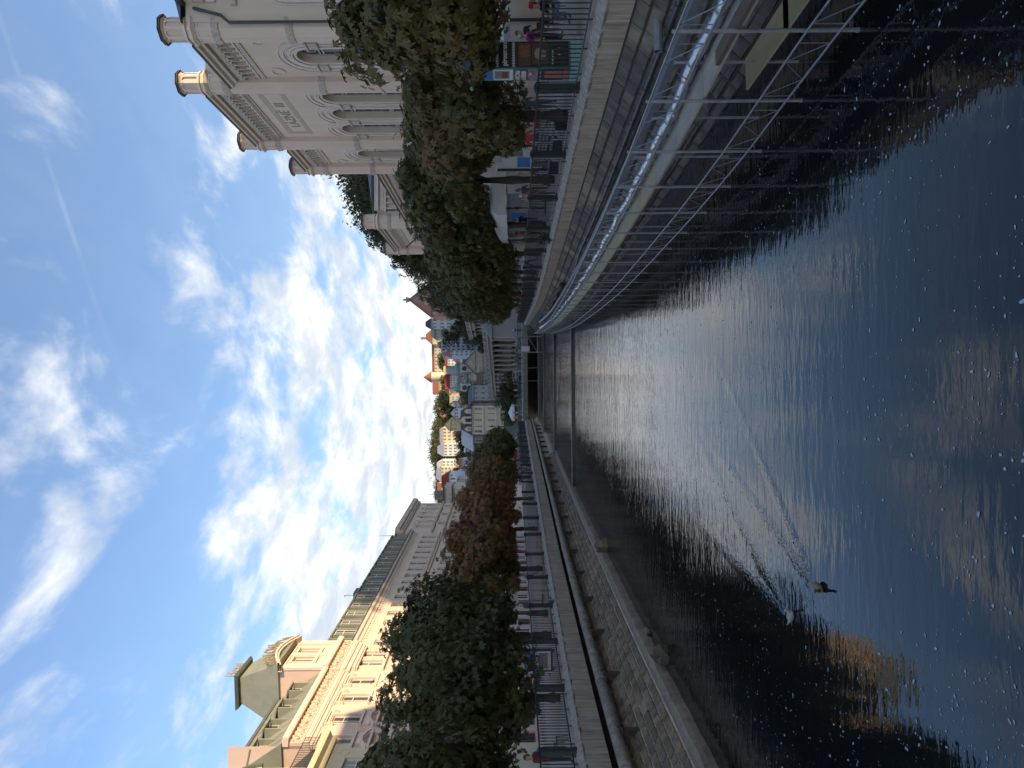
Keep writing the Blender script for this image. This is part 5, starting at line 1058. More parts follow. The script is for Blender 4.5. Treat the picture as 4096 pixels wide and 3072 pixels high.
# ------------------------------------------------------------------ hillside trees placed by eye
for u,vt,y,w,h,k in [(2330,1365,120,12,16,0),(2255,1380,122,12,17,1),(2190,1430,125,11,15,0),(2130,1430,128,13,18,1),(2390,1375,118,11,16,4),(2090,1520,135,12,16,0),(2040,1590,140,13,18,4),(2100,1600,132,12,16,1),(2010,1665,150,12,15,0),(1985,1620,165,14,16,4),(1960,1700,160,12,14,0),(1945,1645,185,12,14,1),(1905,1690,190,10,14,4),(1850,1690,200,9,16,0),(1925,1755,170,12,12,0),(1880,1775,170,12,12,4),(1840,1755,180,11,12,1),(1800,1770,185,10,12,0),(1765,1800,195,10,12,4),(1745,1830,200,9,10,0),(1720,1870,190,7,8,4),(1700,1890,185,7,8,0),
    (1735,1755,260,10,9,0),(1710,1745,500,15,14,1),(1690,1755,480,14,13,2),(1660,1745,520,16,14,2),(1635,1745,520,16,13,1),(1610,1750,520,15,13,1),(1590,1760,500,13,11,2),(1550,1760,470,12,12,3),(1530,1765,470,12,11,3),(1505,1755,470,15,14,3),(1480,1750,470,15,15,1),(1460,1740,480,16,16,4),(1440,1745,480,15,14,0),(1420,1775,470,13,12,0),(1400,1770,480,13,12,4),(1385,1755,500,14,13,0),
    (1500,1850,300,9,9,2),(1480,1830,310,9,10,2),(1470,1870,290,8,8,1),(1520,1870,320,8,7,2),(1350,1800,360,8,9,4),(1310,1815,340,12,10,1),(1275,1825,330,11,9,0),(1330,1830,330,10,8,4),(1240,1810,340,12,11,1),(1215,1815,350,11,9,0),(1180,1810,330,8,8,3),(1252,1845,280,6,9,4),(1230,1880,270,9,9,4),(1212,1880,262,9,10,0),(1195,1900,255,8,9,4),(1268,1880,280,6,6,0),
    (1480,1960,150,6,7,4),(1505,1985,150,5,5,1),(1430,1995,180,7,7,1),(1400,1990,190,7,7,4),(1545,1990,160,6,6,1)]: wood_tree(u,vt,y,w,h,k)
# say which tree is which by the house it stands nearest to
marks = [(q[2],q[3],q[4],q[1]) for q in specs]+[(1336,1450,1888,'the cream town house at the head of the river'),(1580,1667,1898,'the pointed sandstone gable'),(1668,1722,1768,'the tall white hotel'),(1808,1945,1722,'the pink gable house'),(2092,2400,1490,'the bathhouse rear block'),(1495,1722,1738,'the hilltop hotel'),(1722,1760,1738,'the beige corner hotel')]
short = {q[1]: 'the '+q[0].replace('_',' ') for q in specs}; seen = {}
for u,vt,y,k,h,rt_ in HT:
    mk = min(marks, key=lambda q: abs((q[0]+q[1])/2-u)+.6*abs(q[2]-vt)); nm = short.get(mk[3],mk[3]); du = u-(mk[0]+mk[1])/2; rel = ('above' if vt < mk[2]-15 else 'below' if vt > mk[2]+60 else ('right of' if du > 0 else 'left of'))
    key = (k,rel,nm); seen[key] = seen.get(key,0)+1; od = ['','second ','third ','fourth ','fifth ','sixth '][seen[key]-1]
    rt_['label'] = od+('dark green','mid green','yellow-green','brownish','deep green')[k]+' leafy tree '+rel+' '+nm
# wood along the sky line, one mass
P_ = []; Dn = []
for i in range(420):
    u = random.uniform(1060,1475); y = random.uniform(560,760); x = xat(u,y); z = hz(x,y); r_ = random.uniform(4.0,7.0)
    bump_ = 5*math.exp(-((u-1300)/70)**2)+3*math.exp(-((u-1250)/25)**2)
    q, d, k = crown_points(150, r_, r_, r_*1.15, 7, .2); P_.append(q+np.array([x,y,z+r_*.9+bump_])); Dn.append(d)
P_ = np.concatenate(P_); Dn = np.concatenate(Dn)
me = leaves_mesh('far_wood', P_, Dn, rng.uniform(.8,1.7,len(P_)), .45+.2*smooth_noise(P_,.05,3)+rng.normal(0,.12,len(P_)), M['wood'], 1)
fw = bpy.data.objects.new('far_wood', me); COL.objects.link(fw); kind(fw, 'stuff', 'mixed woodland along the crest of the far hill')
# shrubs filling the slopes between the houses
P_ = []; Dn = []
for i in range(700):
    u = random.uniform(1090,2050); y = random.uniform(250,560); x = xat(u,y); z = hz(x,y); r_ = random.uniform(1.8,3.8)
    q, d, k = crown_points(60, r_, r_, r_, 5, .2); P_.append(q+np.array([x,y,z+r_*.5])); Dn.append(d)
P_ = np.concatenate(P_); Dn = np.concatenate(Dn)
me = leaves_mesh('slope_shrubs', P_, Dn, rng.uniform(.5,1.0,len(P_)), .35+.2*smooth_noise(P_,.08,5)+rng.normal(0,.12,len(P_)), M['wood'], 1)
fw = bpy.data.objects.new('slope_shrubs', me); COL.objects.link(fw); kind(fw, 'stuff', 'green shrubs covering the slopes between the houses')
# wood on the right-hand hill, mostly hidden by the bathhouse; it shades the river
P_ = []; Dn = []
for i in range(520):
    x = random.uniform(52,130); y = random.uniform(6,330); z = hz(x,y)
    if z < 4: continue
    r_ = random.uniform(3.5,6.0); q, d, k = crown_points(110, r_, r_, r_*1.2, 7, .2); P_.append(q+np.array([x,y,z+r_])); Dn.append(d)
P_ = np.concatenate(P_); Dn = np.concatenate(Dn)
me = leaves_mesh('hill_wood', P_, Dn, rng.uniform(.8,1.6,len(P_)), .3+.2*smooth_noise(P_,.08,9)+rng.normal(0,.1,len(P_)), M['wood'], 1)
fw = bpy.data.objects.new('hill_wood', me); COL.objects.link(fw); kind(fw, 'stuff', 'dense woodland on the hill behind the bathhouse')
# unseen house added outside the frame, its roof shaped to block the low sun
nb = thing('sun_blocker_house','unseen stuccoed house added south of the bathhouse to block the low sun','building',(27.0,-35.0,0),R(90))
wall_grid(MB(), 0, 60, 0, 17.0, [(x-.6,x+.6,z,z+2.2) for x in np.arange(3,58,3.0) for z in (1.2,5.2,9.2,13.2)], 0, .2).build('wall', M['creamst'], nb)
for x in np.arange(3,58,3.0):
    for z in (1.2,5.2,9.2,13.2): window(nb, x, z, z+2.2, 1.2, -.12, 'sash', 'glass2')
MB().add([(0,0.4,17),(60,.4,17),(60,-14,17),(0,-14,17),(1,-6,26.2),(58,-6,26.2)],[(0,1,5,4),(1,2,5),(2,3,4,5),(3,0,4)]).build('roof', M['slate'], nb); MB().quad((60,0,0),(60,-14,0),(60,-14,17),(60,0,17)).build('end_wall', M['creamst'], nb)
# ------------------------------------------------------------------ bridge at the head of the reach
M['bridge'] = mat('weathered_bridge_beam', (0.24,0.22,0.17), 0.85, (0.13,0.12,0.09), 2.5, (1,1,.5), bump=0.4)
bx0, bx1, by = LF(121)-1.0, RF(121)+1.0, 121.0
bg_ = thing('footbridge','flat stone-grey footbridge with dark ornamental railing across the river','bridge')
MB().box(bx0,bx1,by,by+5,-0.50,0.24).build('deck_beam', M['bridge'], bg_)
MB().box(bx0-2,bx1+2,by+9,by+9.4,-3.4,0.0).build('shade_backing', M['dwall'], bg_)  # added dark wall across the channel, stands in for the shade under the bridge
q = MB(); q.box(bx0,bx1,by+.1,by+.2,1.18,1.26); q.box(bx0,bx1,by+.1,by+.2,.30,.38); q.build('rail', M['iron'], bg_)
n = int((bx1-bx0)/.95)
for i in range(n):
    x = bx0+(i+.5)*(bx1-bx0)/n; p_ = MB(); p_.box(x-.46,x-.42,by+.1,by+.2,.38,1.18)
    for k in range(5): p_.box(x-.36+k*.18-.02,x-.36+k*.18+.02,by+.13,by+.17,.38,1.18)
    p_.ring(x,.78,.16,.22,by+.11,by+.19,0,2*math.pi,10); p_.build('rail_panel', M['iron'], bg_)
kind(MB().box(-60,60,126,152,-.6,.18).build('town_square', M['paving']), 'structure')
# ------------------------------------------------------------------ small far scaffolds by the bridge
def gantry(label, u0, u1, v0, v1, y, white):
    x0, x1, z0, z1 = xat(u0,y), xat(u1,y), zat(1700,v1,y), zat(1700,v0,y)
    g = thing('scaffold_tower', label, 'scaffold', (x0,y,0)); w = x1-x0
    for x in (0,w):
        for yy in (0,1.5): MB().tube([(x,yy,min(z0,-2.5)),(x,yy,z1)],.05,6).build('standard', M['galv'], g)
    for z in (z1-.1,z1-1.1,(z0+z1)/2,z0+.4): MB().tube([(0,0,z),(w,0,z)],.045,6).build('ledger', M['galv'], g)
    MB().tube([(0,0,z1-1.1),(w,0,z1-.1)],.03,5).build('brace', M['galv'], g); MB().tube([(0,0,z0+.4),(w,0,(z0+z1)/2)],.03,5).build('brace', M['galv'], g); MB().tube([(w,0,z1-1.1),(0,0,z1-.1)],.03,5).build('brace', M['galv'], g)
    if white: MB().box(.1,.9,-.06,-.02,(z0+z1)/2-.3,(z0+z1)/2+.9).build('notice_board', M['sash'], g)
gantry('scaffold tower with a white notice board right of the bridge', 1663, 1727, 2060, 2160, 108, True)
gantry('small scaffold frame standing at mid bridge', 1548, 1600, 2048, 2072, 124, False)
# ------------------------------------------------------------------ people
def skin_mesh(joints, edges, root=0):
    me = bpy.data.meshes.new('b'); me.from_pydata([j[0] for j in joints], edges, []); o = bpy.data.objects.new('b', me); COL.objects.link(o)
    md = o.modifiers.new('s','SKIN'); md.use_smooth_shade = True
    sv = me.skin_vertices[0].data if me.skin_vertices else None
    if sv is None:
        lay = me.attributes
    for i, j in enumerate(joints): me.skin_vertices[0].data[i].radius = (j[1], j[1] if len(j) < 3 else j[2])
    me.skin_vertices[0].data[root].use_root = True
    ss = o.modifiers.new('u','SUBSURF'); ss.levels = 1; ss.render_levels = 1
    dg = bpy.context.evaluated_depsgraph_get(); dg.update(); r_ = bpy.data.meshes.new_from_object(o.evaluated_get(dg)); bpy.data.objects.remove(o); return r_
def pose_mesh(pose):
    # x right, y forward, z up; joint (pos, rx, ry)
    sit = pose == 'sit'; hz_ = .50 if sit else .93
    J = []; E = []; LB = []
    def j(p_, rx, ry=None): J.append((Vector(p_), rx, ry or rx)); return len(J)-1
    def e(a,b,l): E.append((a,b)); LB.append(l)
    pel = j((0,0,hz_),.145,.11); wa = j((0,.01,hz_+.20),.135,.10); chs = j((0,.01,hz_+.42),.155,.115); nk = j((0,.015,hz_+.555),.055); hb_ = j((0,.03,hz_+.63),.065,.07); hd = j((0,.035,hz_+.73),.078,.095); tp = j((0,.02,hz_+.80),.05,.065)
    e(pel,wa,1); e(wa,chs,1); e(chs,nk,1); e(nk,hb_,0); e(hb_,hd,0); e(hd,tp,3)
    for s_ in (-1,1):
        sh = j((s_*.185,.0,hz_+.47),.062); 
        if pose == 'sit': el, wr = (s_*.25,.08,hz_+.20),(s_*.16,.30,hz_+.16)
        elif pose == 'fold': el, wr = (s_*.25,.06,hz_+.22),(s_*.02,.20,hz_+.26)
        elif pose == 'walk': el, wr = (s_*.25,-s_*.10,hz_+.20),(s_*.25,s_*-.10+.12,hz_-.03)
        elif pose == 'photo' and s_ > 0: el, wr = (.28,.16,hz_+.36),(.12,.32,hz_+.56)
        else: el, wr = (s_*.25,-.02,hz_+.19),(s_*.26,.05,hz_-.05)
        el = j(el,.045); wr_i = j(wr,.03); e(chs,sh,1); e(sh,el,2); e(el,wr_i,4)
        d = (Vector(wr)-J[el][0]).normalized(); pm = j(Vector(wr)+d*.06,.032,.022); e(wr_i,pm,4)
        side = d.cross(Vector((0,1,0)) if abs(d.y) < .7 else Vector((0,0,1))).normalized()
        for k in range(4):
            f1 = j(Vector(wr)+d*.115+side*(k-1.5)*.021,.0095); f2 = j(Vector(wr)+d*(.155-.008*abs(k-1.4))+side*(k-1.5)*.023+Vector((0,.015,0)),.007); e(pm,f1,4); e(f1,f2,4)
        t1 = j(Vector(wr)+d*.06-side*.05,.010); t2 = j(Vector(wr)+d*.10-side*.062,.008); e(pm,t1,4); e(t1,t2,4)
        hp = j((s_*.095,0,hz_-.06),.098); e(pel,hp,5)
        if sit: kn, an = (s_*.12,.44,.50),(s_*.12,.42,.08)
        elif pose == 'walk': kn, an = (s_*.095,s_*.14+.02,.50),(s_*.09,s_*.26-.08,.09+(0.05 if s_ < 0 else 0))
        else: kn, an = (s_*.10,.015,.50),(s_*.11,-.015,.08)
        kn = j(kn,.062); ai = j(an,.042); e(hp,kn,5); e(kn,ai,5)
        to = j((an[0]+s_*.02,an[1]+.16,max(.035,an[2]-.045)),.036,.032); e(ai,to,6)
    me = skin_mesh(J, E)
    segs = [(J[a][0],J[b][0],l) for (a,b),l in zip(E,LB)]; cen = np.array([p_.center for p_ in me.polygons]); best = np.full(len(cen),9.9); lab = np.zeros(len(cen),int)
    for a,b,l in segs:
        a_, d = np.array(a), np.array(b-a); t_ = np.clip(((cen-a_)@d)/max(1e-9,d@d),0,1); ds = np.linalg.norm(cen-(a_+t_[:,None]*d),axis=1)*(.8 if l in (0,3) else 1)
        up = ds < best; best[up] = ds[up]; lab[up] = l
    # slots: 0 skin 1 top 2 trousers 3 shoes
    slot = np.choose(lab,[0,1,1,0,0,2,3]); me.update(); return me, hz_, slot.astype(np.int32)
_pm = {}
hm = MB(); hm.blob((0,-.005,.775),(.092,.108,.085),10,7,.04); hm.blob((0,-.045,.70),(.088,.07,.10),10,6,.04)
lh = MB(); lh.blob((0,-.005,.775),(.094,.11,.085),10,7,.04); lh.blob((0,-.06,.64),(.10,.065,.16),10,6,.05)
fcm = MB(); fcm.blob((0,.125,.70),(.014,.022,.026),6,4)                    # nose
for s_ in (-1,1): fcm.blob((s_*.08,.03,.715),(.014,.024,.035),6,4)           # ears
eym = MB()
for s_ in (-1,1): eym.blob((s_*.032,.115,.735),(.014,.008,.008),6,4)
eym.blob((0,.108,.655),(.028,.010,.006),6,4)
SK = [mat('skin_a',(0.50,0.31,0.22),.55), mat('skin_b',(0.42,0.25,0.17),.55)]; HR = [mat('hair_dark',(0.03,0.022,0.016),.5), mat('hair_brown',(0.10,0.06,0.03),.5), mat('hair_white',(0.55,0.53,0.50),.5), mat('hair_blond',(0.32,0.22,0.10),.5)]
EYE = mat('eyes_and_lips',(0.10,0.045,0.04),.5); SHOE = mat('shoe_leather',(0.06,0.05,0.045),.5)
_cm = {}
def cloth(c):
    if c not in _cm: _cm[c] = mat('cloth', c, .85, tuple(q*.7 for q in c), 8, bump=.3, bscale=14)
    return _cm[c]
def person(label, x, y, rz, pose, top, legs, hair=0, skin=0, h=1.0, longh=False, z=0.0, grp=None, hat=None, bag=None, jacket=None):
    if pose not in _pm: _pm[pose] = pose_mesh(pose)
    src, hz_, slot = _pm[pose]; me = src.copy(); me.name = 'body'; me.materials.clear()
    for m_ in (SK[skin], cloth(top), cloth(legs), SHOE): me.materials.append(m_)
    me.polygons.foreach_set('material_index', slot); me.update()
    rt = thing('person', label, 'person', (x,y,z), rz, grp); rt.scale = (h,h,h); b = inst('body', me, rt)
    inst('hair', (lh if longh else hm).mesh('hair', HR[hair], True), rt, (0,0,hz_)); inst('face', fcm.mesh('face', SK[skin], True), rt, (0,0,hz_)); inst('eyes', eym.mesh('eyes', EYE), rt, (0,0,hz_))
    if hat: MB().lathe([(.19,.77),(.18,.785),(.10,.79),(.095,.87),(.05,.89)],(0,0,hz_),14).build('hat', cloth(hat), rt, True)
    if bag: MB().blob((0,-.20,hz_+.28),(.17,.10,.24),10,7,.06).build('backpack', cloth(bag), rt, True)
    if jacket:
        for s_ in (-1,1): MB().add([(s_*.06,.155,hz_+.48),(s_*.17,.11,hz_+.48),(s_*.20,.10,hz_-.05),(s_*.09,.165,hz_-.05)],[(0,1,2,3)]).build('jacket_front', cloth(jacket), rt)
    return rt
def pxy(u, y): return xat(u,y), y
FACE = R(180)      # towards the camera
x,y = pxy(2925,26.3); person('white-haired woman in pink top and black jacket beside the poster column', x, y, FACE+.5, 'stand', (0.45,0.04,0.22), (0.015,0.016,0.02), 2, 0, .96, True, jacket=(0.02,0.02,0.026))
x,y = pxy(2940,27.3); person('grey-haired man in navy shirt behind the woman in pink', x, y, FACE-.6, 'fold', (0.02,0.026,0.05), (0.05,0.05,0.055), 1, 0, 1.02)
x,y = pxy(3050,23.0); person('seated person in navy cap shirt and jeans by the railing, right edge', x, y, R(100), 'sit', (0.02,0.025,0.045), (0.14,0.20,0.30), 0, 0, 1.0, hat=(0.45,0.03,0.04))
x,y = pxy(3066,24.4); person('seated person in grey jumper at the right edge', x, y, R(80), 'sit', (0.20,0.20,0.22), (0.10,0.12,0.16), 3, 0, 1.0)
x,y = pxy(2590,36.0); person('person in black carrying a bag, under the rust-red chestnut', x, y, R(70), 'walk', (0.012,0.013,0.018), (0.02,0.022,0.03), 0, 1, 1.0, True, bag=(0.02,0.02,0.024))
x,y = pxy(2418,33.5); person('person in pale shirt with a black backpack by the notice board', x, y, R(20), 'stand', (0.45,0.40,0.33), (0.18,0.17,0.15), 3, 0, 1.0, False, bag=(0.015,0.015,0.018))
x,y = pxy(2352,34.5); person('person in white shirt walking past the white parasol', x, y, R(-60), 'walk', (0.62,0.64,0.68), (0.05,0.06,0.09), 1, 0, .99, True)
x,y = pxy(2290,30.5); person('older man in a straw hat leaning at the railing', x, y, R(140), 'stand', (0.35,0.10,0.08), (0.20,0.18,0.15), 2, 0, .92, hat=(0.55,0.45,0.27))
x,y = pxy(2276,31.8); person('bareheaded man next to the straw hat', x, y, R(170), 'stand', (0.30,0.22,0.18), (0.10,0.10,0.11), 1, 1, .93)
x,y = pxy(2192,52.0); person('man in black standing in front of the market stall', x, y, FACE, 'stand', (0.012,0.012,0.014), (0.012,0.012,0.014), 0, 1, 1.03)
x,y = pxy(2575,29.0); person('person in red top seated low behind the railing', x, y, R(200), 'sit', (0.30,0.02,0.03), (0.03,0.03,0.035), 0, 0, .98)
x,y = pxy(42,24.6); person('man in dark red jacket with a shoulder strap, left edge', x, y, FACE-.35, 'stand', (0.16,0.018,0.022), (0.05,0.05,0.06), 1, 0, .99)
for k,(u,y,ps,tc_,lb) in enumerate([(795,62,'walk',(0.62,0.63,0.65),'first of two walkers in white behind the left railing'),(768,60,'walk',(0.60,0.58,0.58),'second of two walkers in white behind the left railing'),(650,46,'stand',(0.10,0.10,0.11),'person in dark grey by the shop front on the left')]):
    x,y = pxy(u,y); person(lb, x, y, R(30+60*k), ps, tc_, (0.06,0.07,0.10), k%4, 0, 1.0)
for k,(u,y,ps,tc_,lc,lb) in enumerate([(2520,29.5,'walk',(0.45,0.08,0.07),(0.05,0.06,0.10),'walker in a brick red top left of the bench'),(2478,31,'stand',(0.50,0.50,0.52),(0.03,0.03,0.04),'person in a light grey top under the second chestnut'),(2380,37,'walk',(0.55,0.52,0.44),(0.10,0.10,0.12),'person in cream behind the one in white'),(2310,38,'stand',(0.05,0.09,0.22),(0.12,0.11,0.10),'person in a blue top beneath the white canopy'),(2240,44,'walk',(0.60,0.58,0.55),(0.30,0.27,0.22),'person in pale clothes by the market stall'),(2140,48,'stand',(0.40,0.05,0.05),(0.03,0.03,0.035),'person in red between lamp post and stall'),(2020,56,'walk',(0.55,0.55,0.57),(0.06,0.07,0.10),'person in white left of the closed parasols'),(2655,30,'stand',(0.08,0.08,0.09),(0.10,0.10,0.12),'person in charcoal left of the poster column')]):
    x,y = pxy(u,y); person(lb, x, y, R(50*k), ps, tc_, lc, k%4, k%2, 1.0, k%3 == 0)
cols = [(0.55,0.55,0.56),(0.03,0.03,0.04),(0.40,0.06,0.04),(0.55,0.26,0.05),(0.06,0.10,0.22),(0.30,0.28,0.25),(0.5,0.45,0.36),(0.10,0.12,0.10)]
cn = ['white','black','red','orange','blue','grey','beige','dark green']; ordn = ['first','second','third','fourth','fifth','sixth','seventh','eighth','ninth','tenth','eleventh','twelfth','thirteenth','fourteenth','fifteenth','sixteenth','seventeenth','eighteenth']
def crowd(n, fx, y0, y1, side, where, grp):
    for i in range(n):
        y = y0+(y1-y0)*(i+random.random()*.7)/n; x = fx(y)+side*random.uniform(.8,3.2)
        a_, b_ = random.randrange(8), random.randrange(6)
        person(where % (ordn[i], cn[a_], cn[b_]), x, y, random.uniform(0,6.28), random.choice(['walk','stand','walk']), cols[a_], cols[b_], random.randrange(4), random.randrange(2), random.uniform(.93,1.05), random.random() < .4, 0, grp)
crowd(18, LF, 82, 119, -1, '%s distant stroller towards the bridge on the left promenade, %s top, %s trousers', 'strollers far along the left promenade')
crowd(12, RF, 62, 112, 1, '%s distant stroller under the right-hand chestnuts, %s top, %s trousers', 'strollers far along the right promenade')
for i in range(14):
    a_, b_ = random.randrange(8), random.randrange(6)
    person('%s small figure from the left on the footbridge, %s top' % (ordn[i], cn[a_]), bx0+1.2+(bx1-bx0-2.5)*(i+random.random()*.6)/14, by+1.2+random.random()*2.5, random.uniform(0,6.28), random.choice(['walk','stand']), cols[a_], cols[b_], random.randrange(4), 0, random.uniform(.93,1.05), random.random() < .4, .24, 'people on the footbridge')
# ------------------------------------------------------------------ poster column on the right
M['turq'] = mat('turquoise_paint', (0.27,0.47,0.46), .5, (0.21,0.38,0.38), 3); M['turqd'] = mat('dark_turquoise', (0.07,0.16,0.155), .5)
M['pblack'] = mat('black_poster', (0.012,0.013,0.014), .35); M['pwhite'] = mat('white_print', (0.62,0.62,0.60), .6); M['pblue'] = mat('blue_print', (0.06,0.20,0.46), .5); M['pred'] = mat('red_print', (0.50,0.03,0.03), .5)
M['pfood'] = mat('food_photo', (0.30,0.12,0.035), .5, (0.07,0.03,0.012), 16); M['pfood2'] = mat('plate_photo', (0.50,0.40,0.30), .5, (0.10,0.05,0.03), 18); M['pwood'] = mat('wood_photo', (0.12,0.07,0.04), .5, (0.04,0.025,0.015), 9); M['porange'] = mat('orange_print', (0.55,0.20,0.06), .5, (0.30,0.10,0.20), 5); M['pgrey'] = mat('grey_photo', (0.32,0.32,0.33), .5, (0.08,0.08,0.08), 8)
pc = thing('poster_column','square turquoise poster column with ogee roof and restaurant posters','poster column',(9.36,20.32,0))
s = .38
MB().box(-s,s,-s-.03,s+.03,.25,2.9).build('core', M['turqd'], pc)
MB().box(-s-.08,s+.08,-s-.11,s+.11,0,.12).box(-s-.03,s+.03,-s-.06,s+.06,.12,.28).build('plinth', M['turq'], pc); MB().box(-s-.06,s+.06,-s-.09,s+.09,2.84,3.08).build('fascia', M['turqd'], pc)
r_ = MB(); rings = [(.52,3.08),(.60,3.13),(.58,3.20),(.50,3.24),(.46,3.34),(.36,3.50),(.26,3.58),(.22,3.66),(.16,3.70)]
for (a,z0),(b,z1) in zip(rings,rings[1:]): r_.frus([(-a,-a),(a,-a),(a,a),(-a,a)],[(-b,-b),(b,-b),(b,b),(-b,b)],z0,z1)
r_.build('roof', M['turq'], pc); f = MB(); f.blob((0,0,3.80),(.22,.22,.14),10,5); f.lathe([(.10,3.9),(.06,4.0),(.02,4.1)],(0,0,0),8)
for k in range(6): a = k*math.pi/3; f.blob((.2*math.cos(a),.2*math.sin(a),3.80),(.07,.07,.12),6,4)
f.build('finial', M['turq'], pc, True)
# front poster (faces the camera, -y)
yf = -s-.045
def fp_(x0,x1,z0,z1,m_,d=0.0,name='poster'): return MB().box(x0,x1,yf-d-.004,yf-d,z0,z1).build(name, m_, pc)
fp_(-s+.02,s-.01,.34,2.82,M['pblack'])
for i, tx in enumerate(('Gruzínská Restaurace','Georgian Restaurant','Грузинский Ресторан')): put_text(tx,.088,.001,M['pwhite'],pc,(-s+.17,yf-.006,2.66-i*.10),(1,0,0),(0,0,1),.002,sx=.68)
put_text('pirosmani',.20,.001,M['pwhite'],pc,(-s+.06,yf-.006,2.10),(1,0,0),(0,0,1),.006,sx=.86)
for z in (2.33,1.86):
    b_ = MB(); 
    for k in range(9): b_.ring(-s+.08+k*.078,z+.05,.018,.034,yf-.008,yf-.005,0,2*math.pi,8); b_.box(-s+.04+k*.078,-s+.052+k*.078,yf-.008,yf-.005,z,z+.10)
    b_.build('ornament_band', M['pwhite'], pc)
fp_(-s+.06,s-.06,1.42,1.78,M['pwood'],.005,'photo_frame'); fp_(-s+.30,s-.12,1.46,1.74,M['pfood'],.010,'photo'); fp_(-s+.10,s-.06,.92,1.38,M['pwood'],.005,'photo_frame')
MB().ring(.02,1.15,0,.17,yf-.014,yf-.010,0,2*math.pi,20).build('plate_photo', M['pfood2'], pc)
put_text('Karlovy Vary',.075,.001,M['pwhite'],pc,(-s+.10,yf-.006,.78),(1,0,0),(0,0,1),.002)
put_text('f',.10,.001,M['pwhite'],pc,(-.02,yf-.006,.58),(1,0,0),(0,0,1),.004); MB().ring(.16,.61,0,.045,yf-.010,yf-.006,0,2*math.pi,12).build('badge', M['pred'], pc)
# left face (-x), towards the river
xf = -s-.006
def lp(y0,y1,z0,z1,m_,d=0.0,name='poster'): return MB().box(xf-d-.004,xf-d,y0,y1,z0,z1).build(name, m_, pc)
lp(-.34,.34,1.93,2.80,M['pwhite']); lp(-.32,.32,2.50,2.78,M['pblue'],.005,'poster_panel'); lp(-.26,.24,2.03,2.46,M['pgrey'],.005,'poster_photo'); lp(-.2,.15,2.08,2.25,M['pfood'],.01,'poster_photo')
put_text('ТЕСЛА',.13,.001,M['pwhite'],pc,(xf-.008,.26,2.63),(0,-1,0),(0,0,1),.003,sx=.8) if False else None
lp(-.34,.34,1.12,1.91,M['pgrey']); lp(-.33,.33,1.50,1.90,M['pblack'],.005,'poster_panel')
put_text('АКСИМ',.19,.001,M['pwhite'],pc,(xf-.012,.31,1.73),(0,-1,0),(0,0,1),.008,sx=.86); put_text('АЛКИН',.19,.001,M['pwhite'],pc,(xf-.012,.31,1.55),(0,-1,0),(0,0,1),.008,sx=.86)
q = MB(); q.ring(0,0,0,.11,0,.004,0,2*math.pi,16); q.v = [(xf-.010-p_[1],-.12+p_[0],1.42+p_[2]) for p_ in q.v]; q.build('price_disc', M['pred'], pc); put_text('50!',.12,.001,M['pwhite'],pc,(xf-.017,-.02,1.38),(0,-1,0),(0,0,1),.003)
lp(-.34,.34,.32,1.10,M['pblack']); lp(-.30,.28,.50,1.02,M['porange'],.005,'poster_photo'); lp(-.34,.34,.32,.48,M['porange'],.005,'poster_panel'); lp(-.2,.1,2.88,2.98,M['pwhite'],.07,'number_plate')
# poster stand on the left promenade
ps_ = thing('poster_stand','poster stand with white and blue concert bills behind the left railing','poster stand',(xat(432,36),36,0),R(0))
MB().box(-.55,.55,-.1,.1,.1,3.0).build('board', M['pblack'], ps_); MB().box(-.5,-.45,-.1,.1,0,.1).box(.45,.5,-.1,.1,0,.1).build('foot', M['iron'], ps_)
MB().box(-.48,.48,-.114,-.102,1.55,2.45).build('poster', M['pwhite'], ps_); MB().box(-.42,-.28,-.122,-.116,1.7,2.35).build('poster_band', mat('yellow_print',(0.6,0.42,0.05)), ps_); MB().blob((.05,-.12,1.98),(.16,.012,.26),10,6).build('poster_figure', M['porange'], ps_)
MB().box(-.48,.48,-.114,-.102,1.05,1.50).build('poster', M['pblue'], ps_); MB().box(-.48,.48,-.114,-.102,.2,1.0).build('poster', M['pwhite'], ps_); MB().box(-.40,.40,-.122,-.116,.35,.8).build('poster_photo', M['pgrey'], ps_); MB().box(-.48,.48,-.114,-.102,2.5,2.95).build('poster', M['pgrey'], ps_)
# ------------------------------------------------------------------ parasols, awnings, lamps, planters
M['canvas'] = mat('white_canvas', (0.62,0.62,0.60), .8, (0.52,0.52,0.50), 1.5, bump=.2, bscale=3); M['lampgreen'] = mat('dark_green_iron', (0.015,0.035,0.030), .45)
def parasol(label, x, y, wx, wy, zv, zt, val=.35, grp=None, rz=0):
    p_ = thing('parasol', label, 'parasol', (x,y,0), rz, grp); a, b = wx/2, wy/2
    c = MB(); c.add([(-a,-b,zv),(a,-b,zv),(a,b,zv),(-a,b,zv),(0,0,zt)],[(0,1,4),(1,2,4),(2,3,4),(3,0,4)])
    c.build('canopy', M['canvas'], p_)
    v_ = MB(); pts = [(-a,-b),(a,-b),(a,b),(-a,b)]
    for i in range(4):
        (x0,y0),(x1,y1) = pts[i],pts[(i+1)%4]; n = 8
        for k in range(n):
            t0,t1 = k/n,(k+1)/n; w0 = .03*math.sin(k*2.1); w1 = .03*math.sin((k+1)*2.1); v_.quad((x0+(x1-x0)*t0,y0+(y1-y0)*t0,zv),(x0+(x1-x0)*t1,y0+(y1-y0)*t1,zv),(x0+(x1-x0)*t1+w1*.3,y0+(y1-y0)*t1+w1*.3,zv-val+w1),(x0+(x1-x0)*t0+w0*.3,y0+(y1-y0)*t0+w0*.3,zv-val+w0))
    v_.build('valance', M['canvas'], p_); MB().tube([(0,0,0),(0,0,zt)],.04,8).box(-.35,.35,-.35,.35,0,.08).build('pole', M['iron'], p_)
    for sx,sy in ((-a,-b),(a,-b),(a,b),(-a,b)): MB().tube([(0,0,zt-.12),(sx*.97,sy*.97,zv-.02)],.018,4).build('rib', M['iron'], p_)
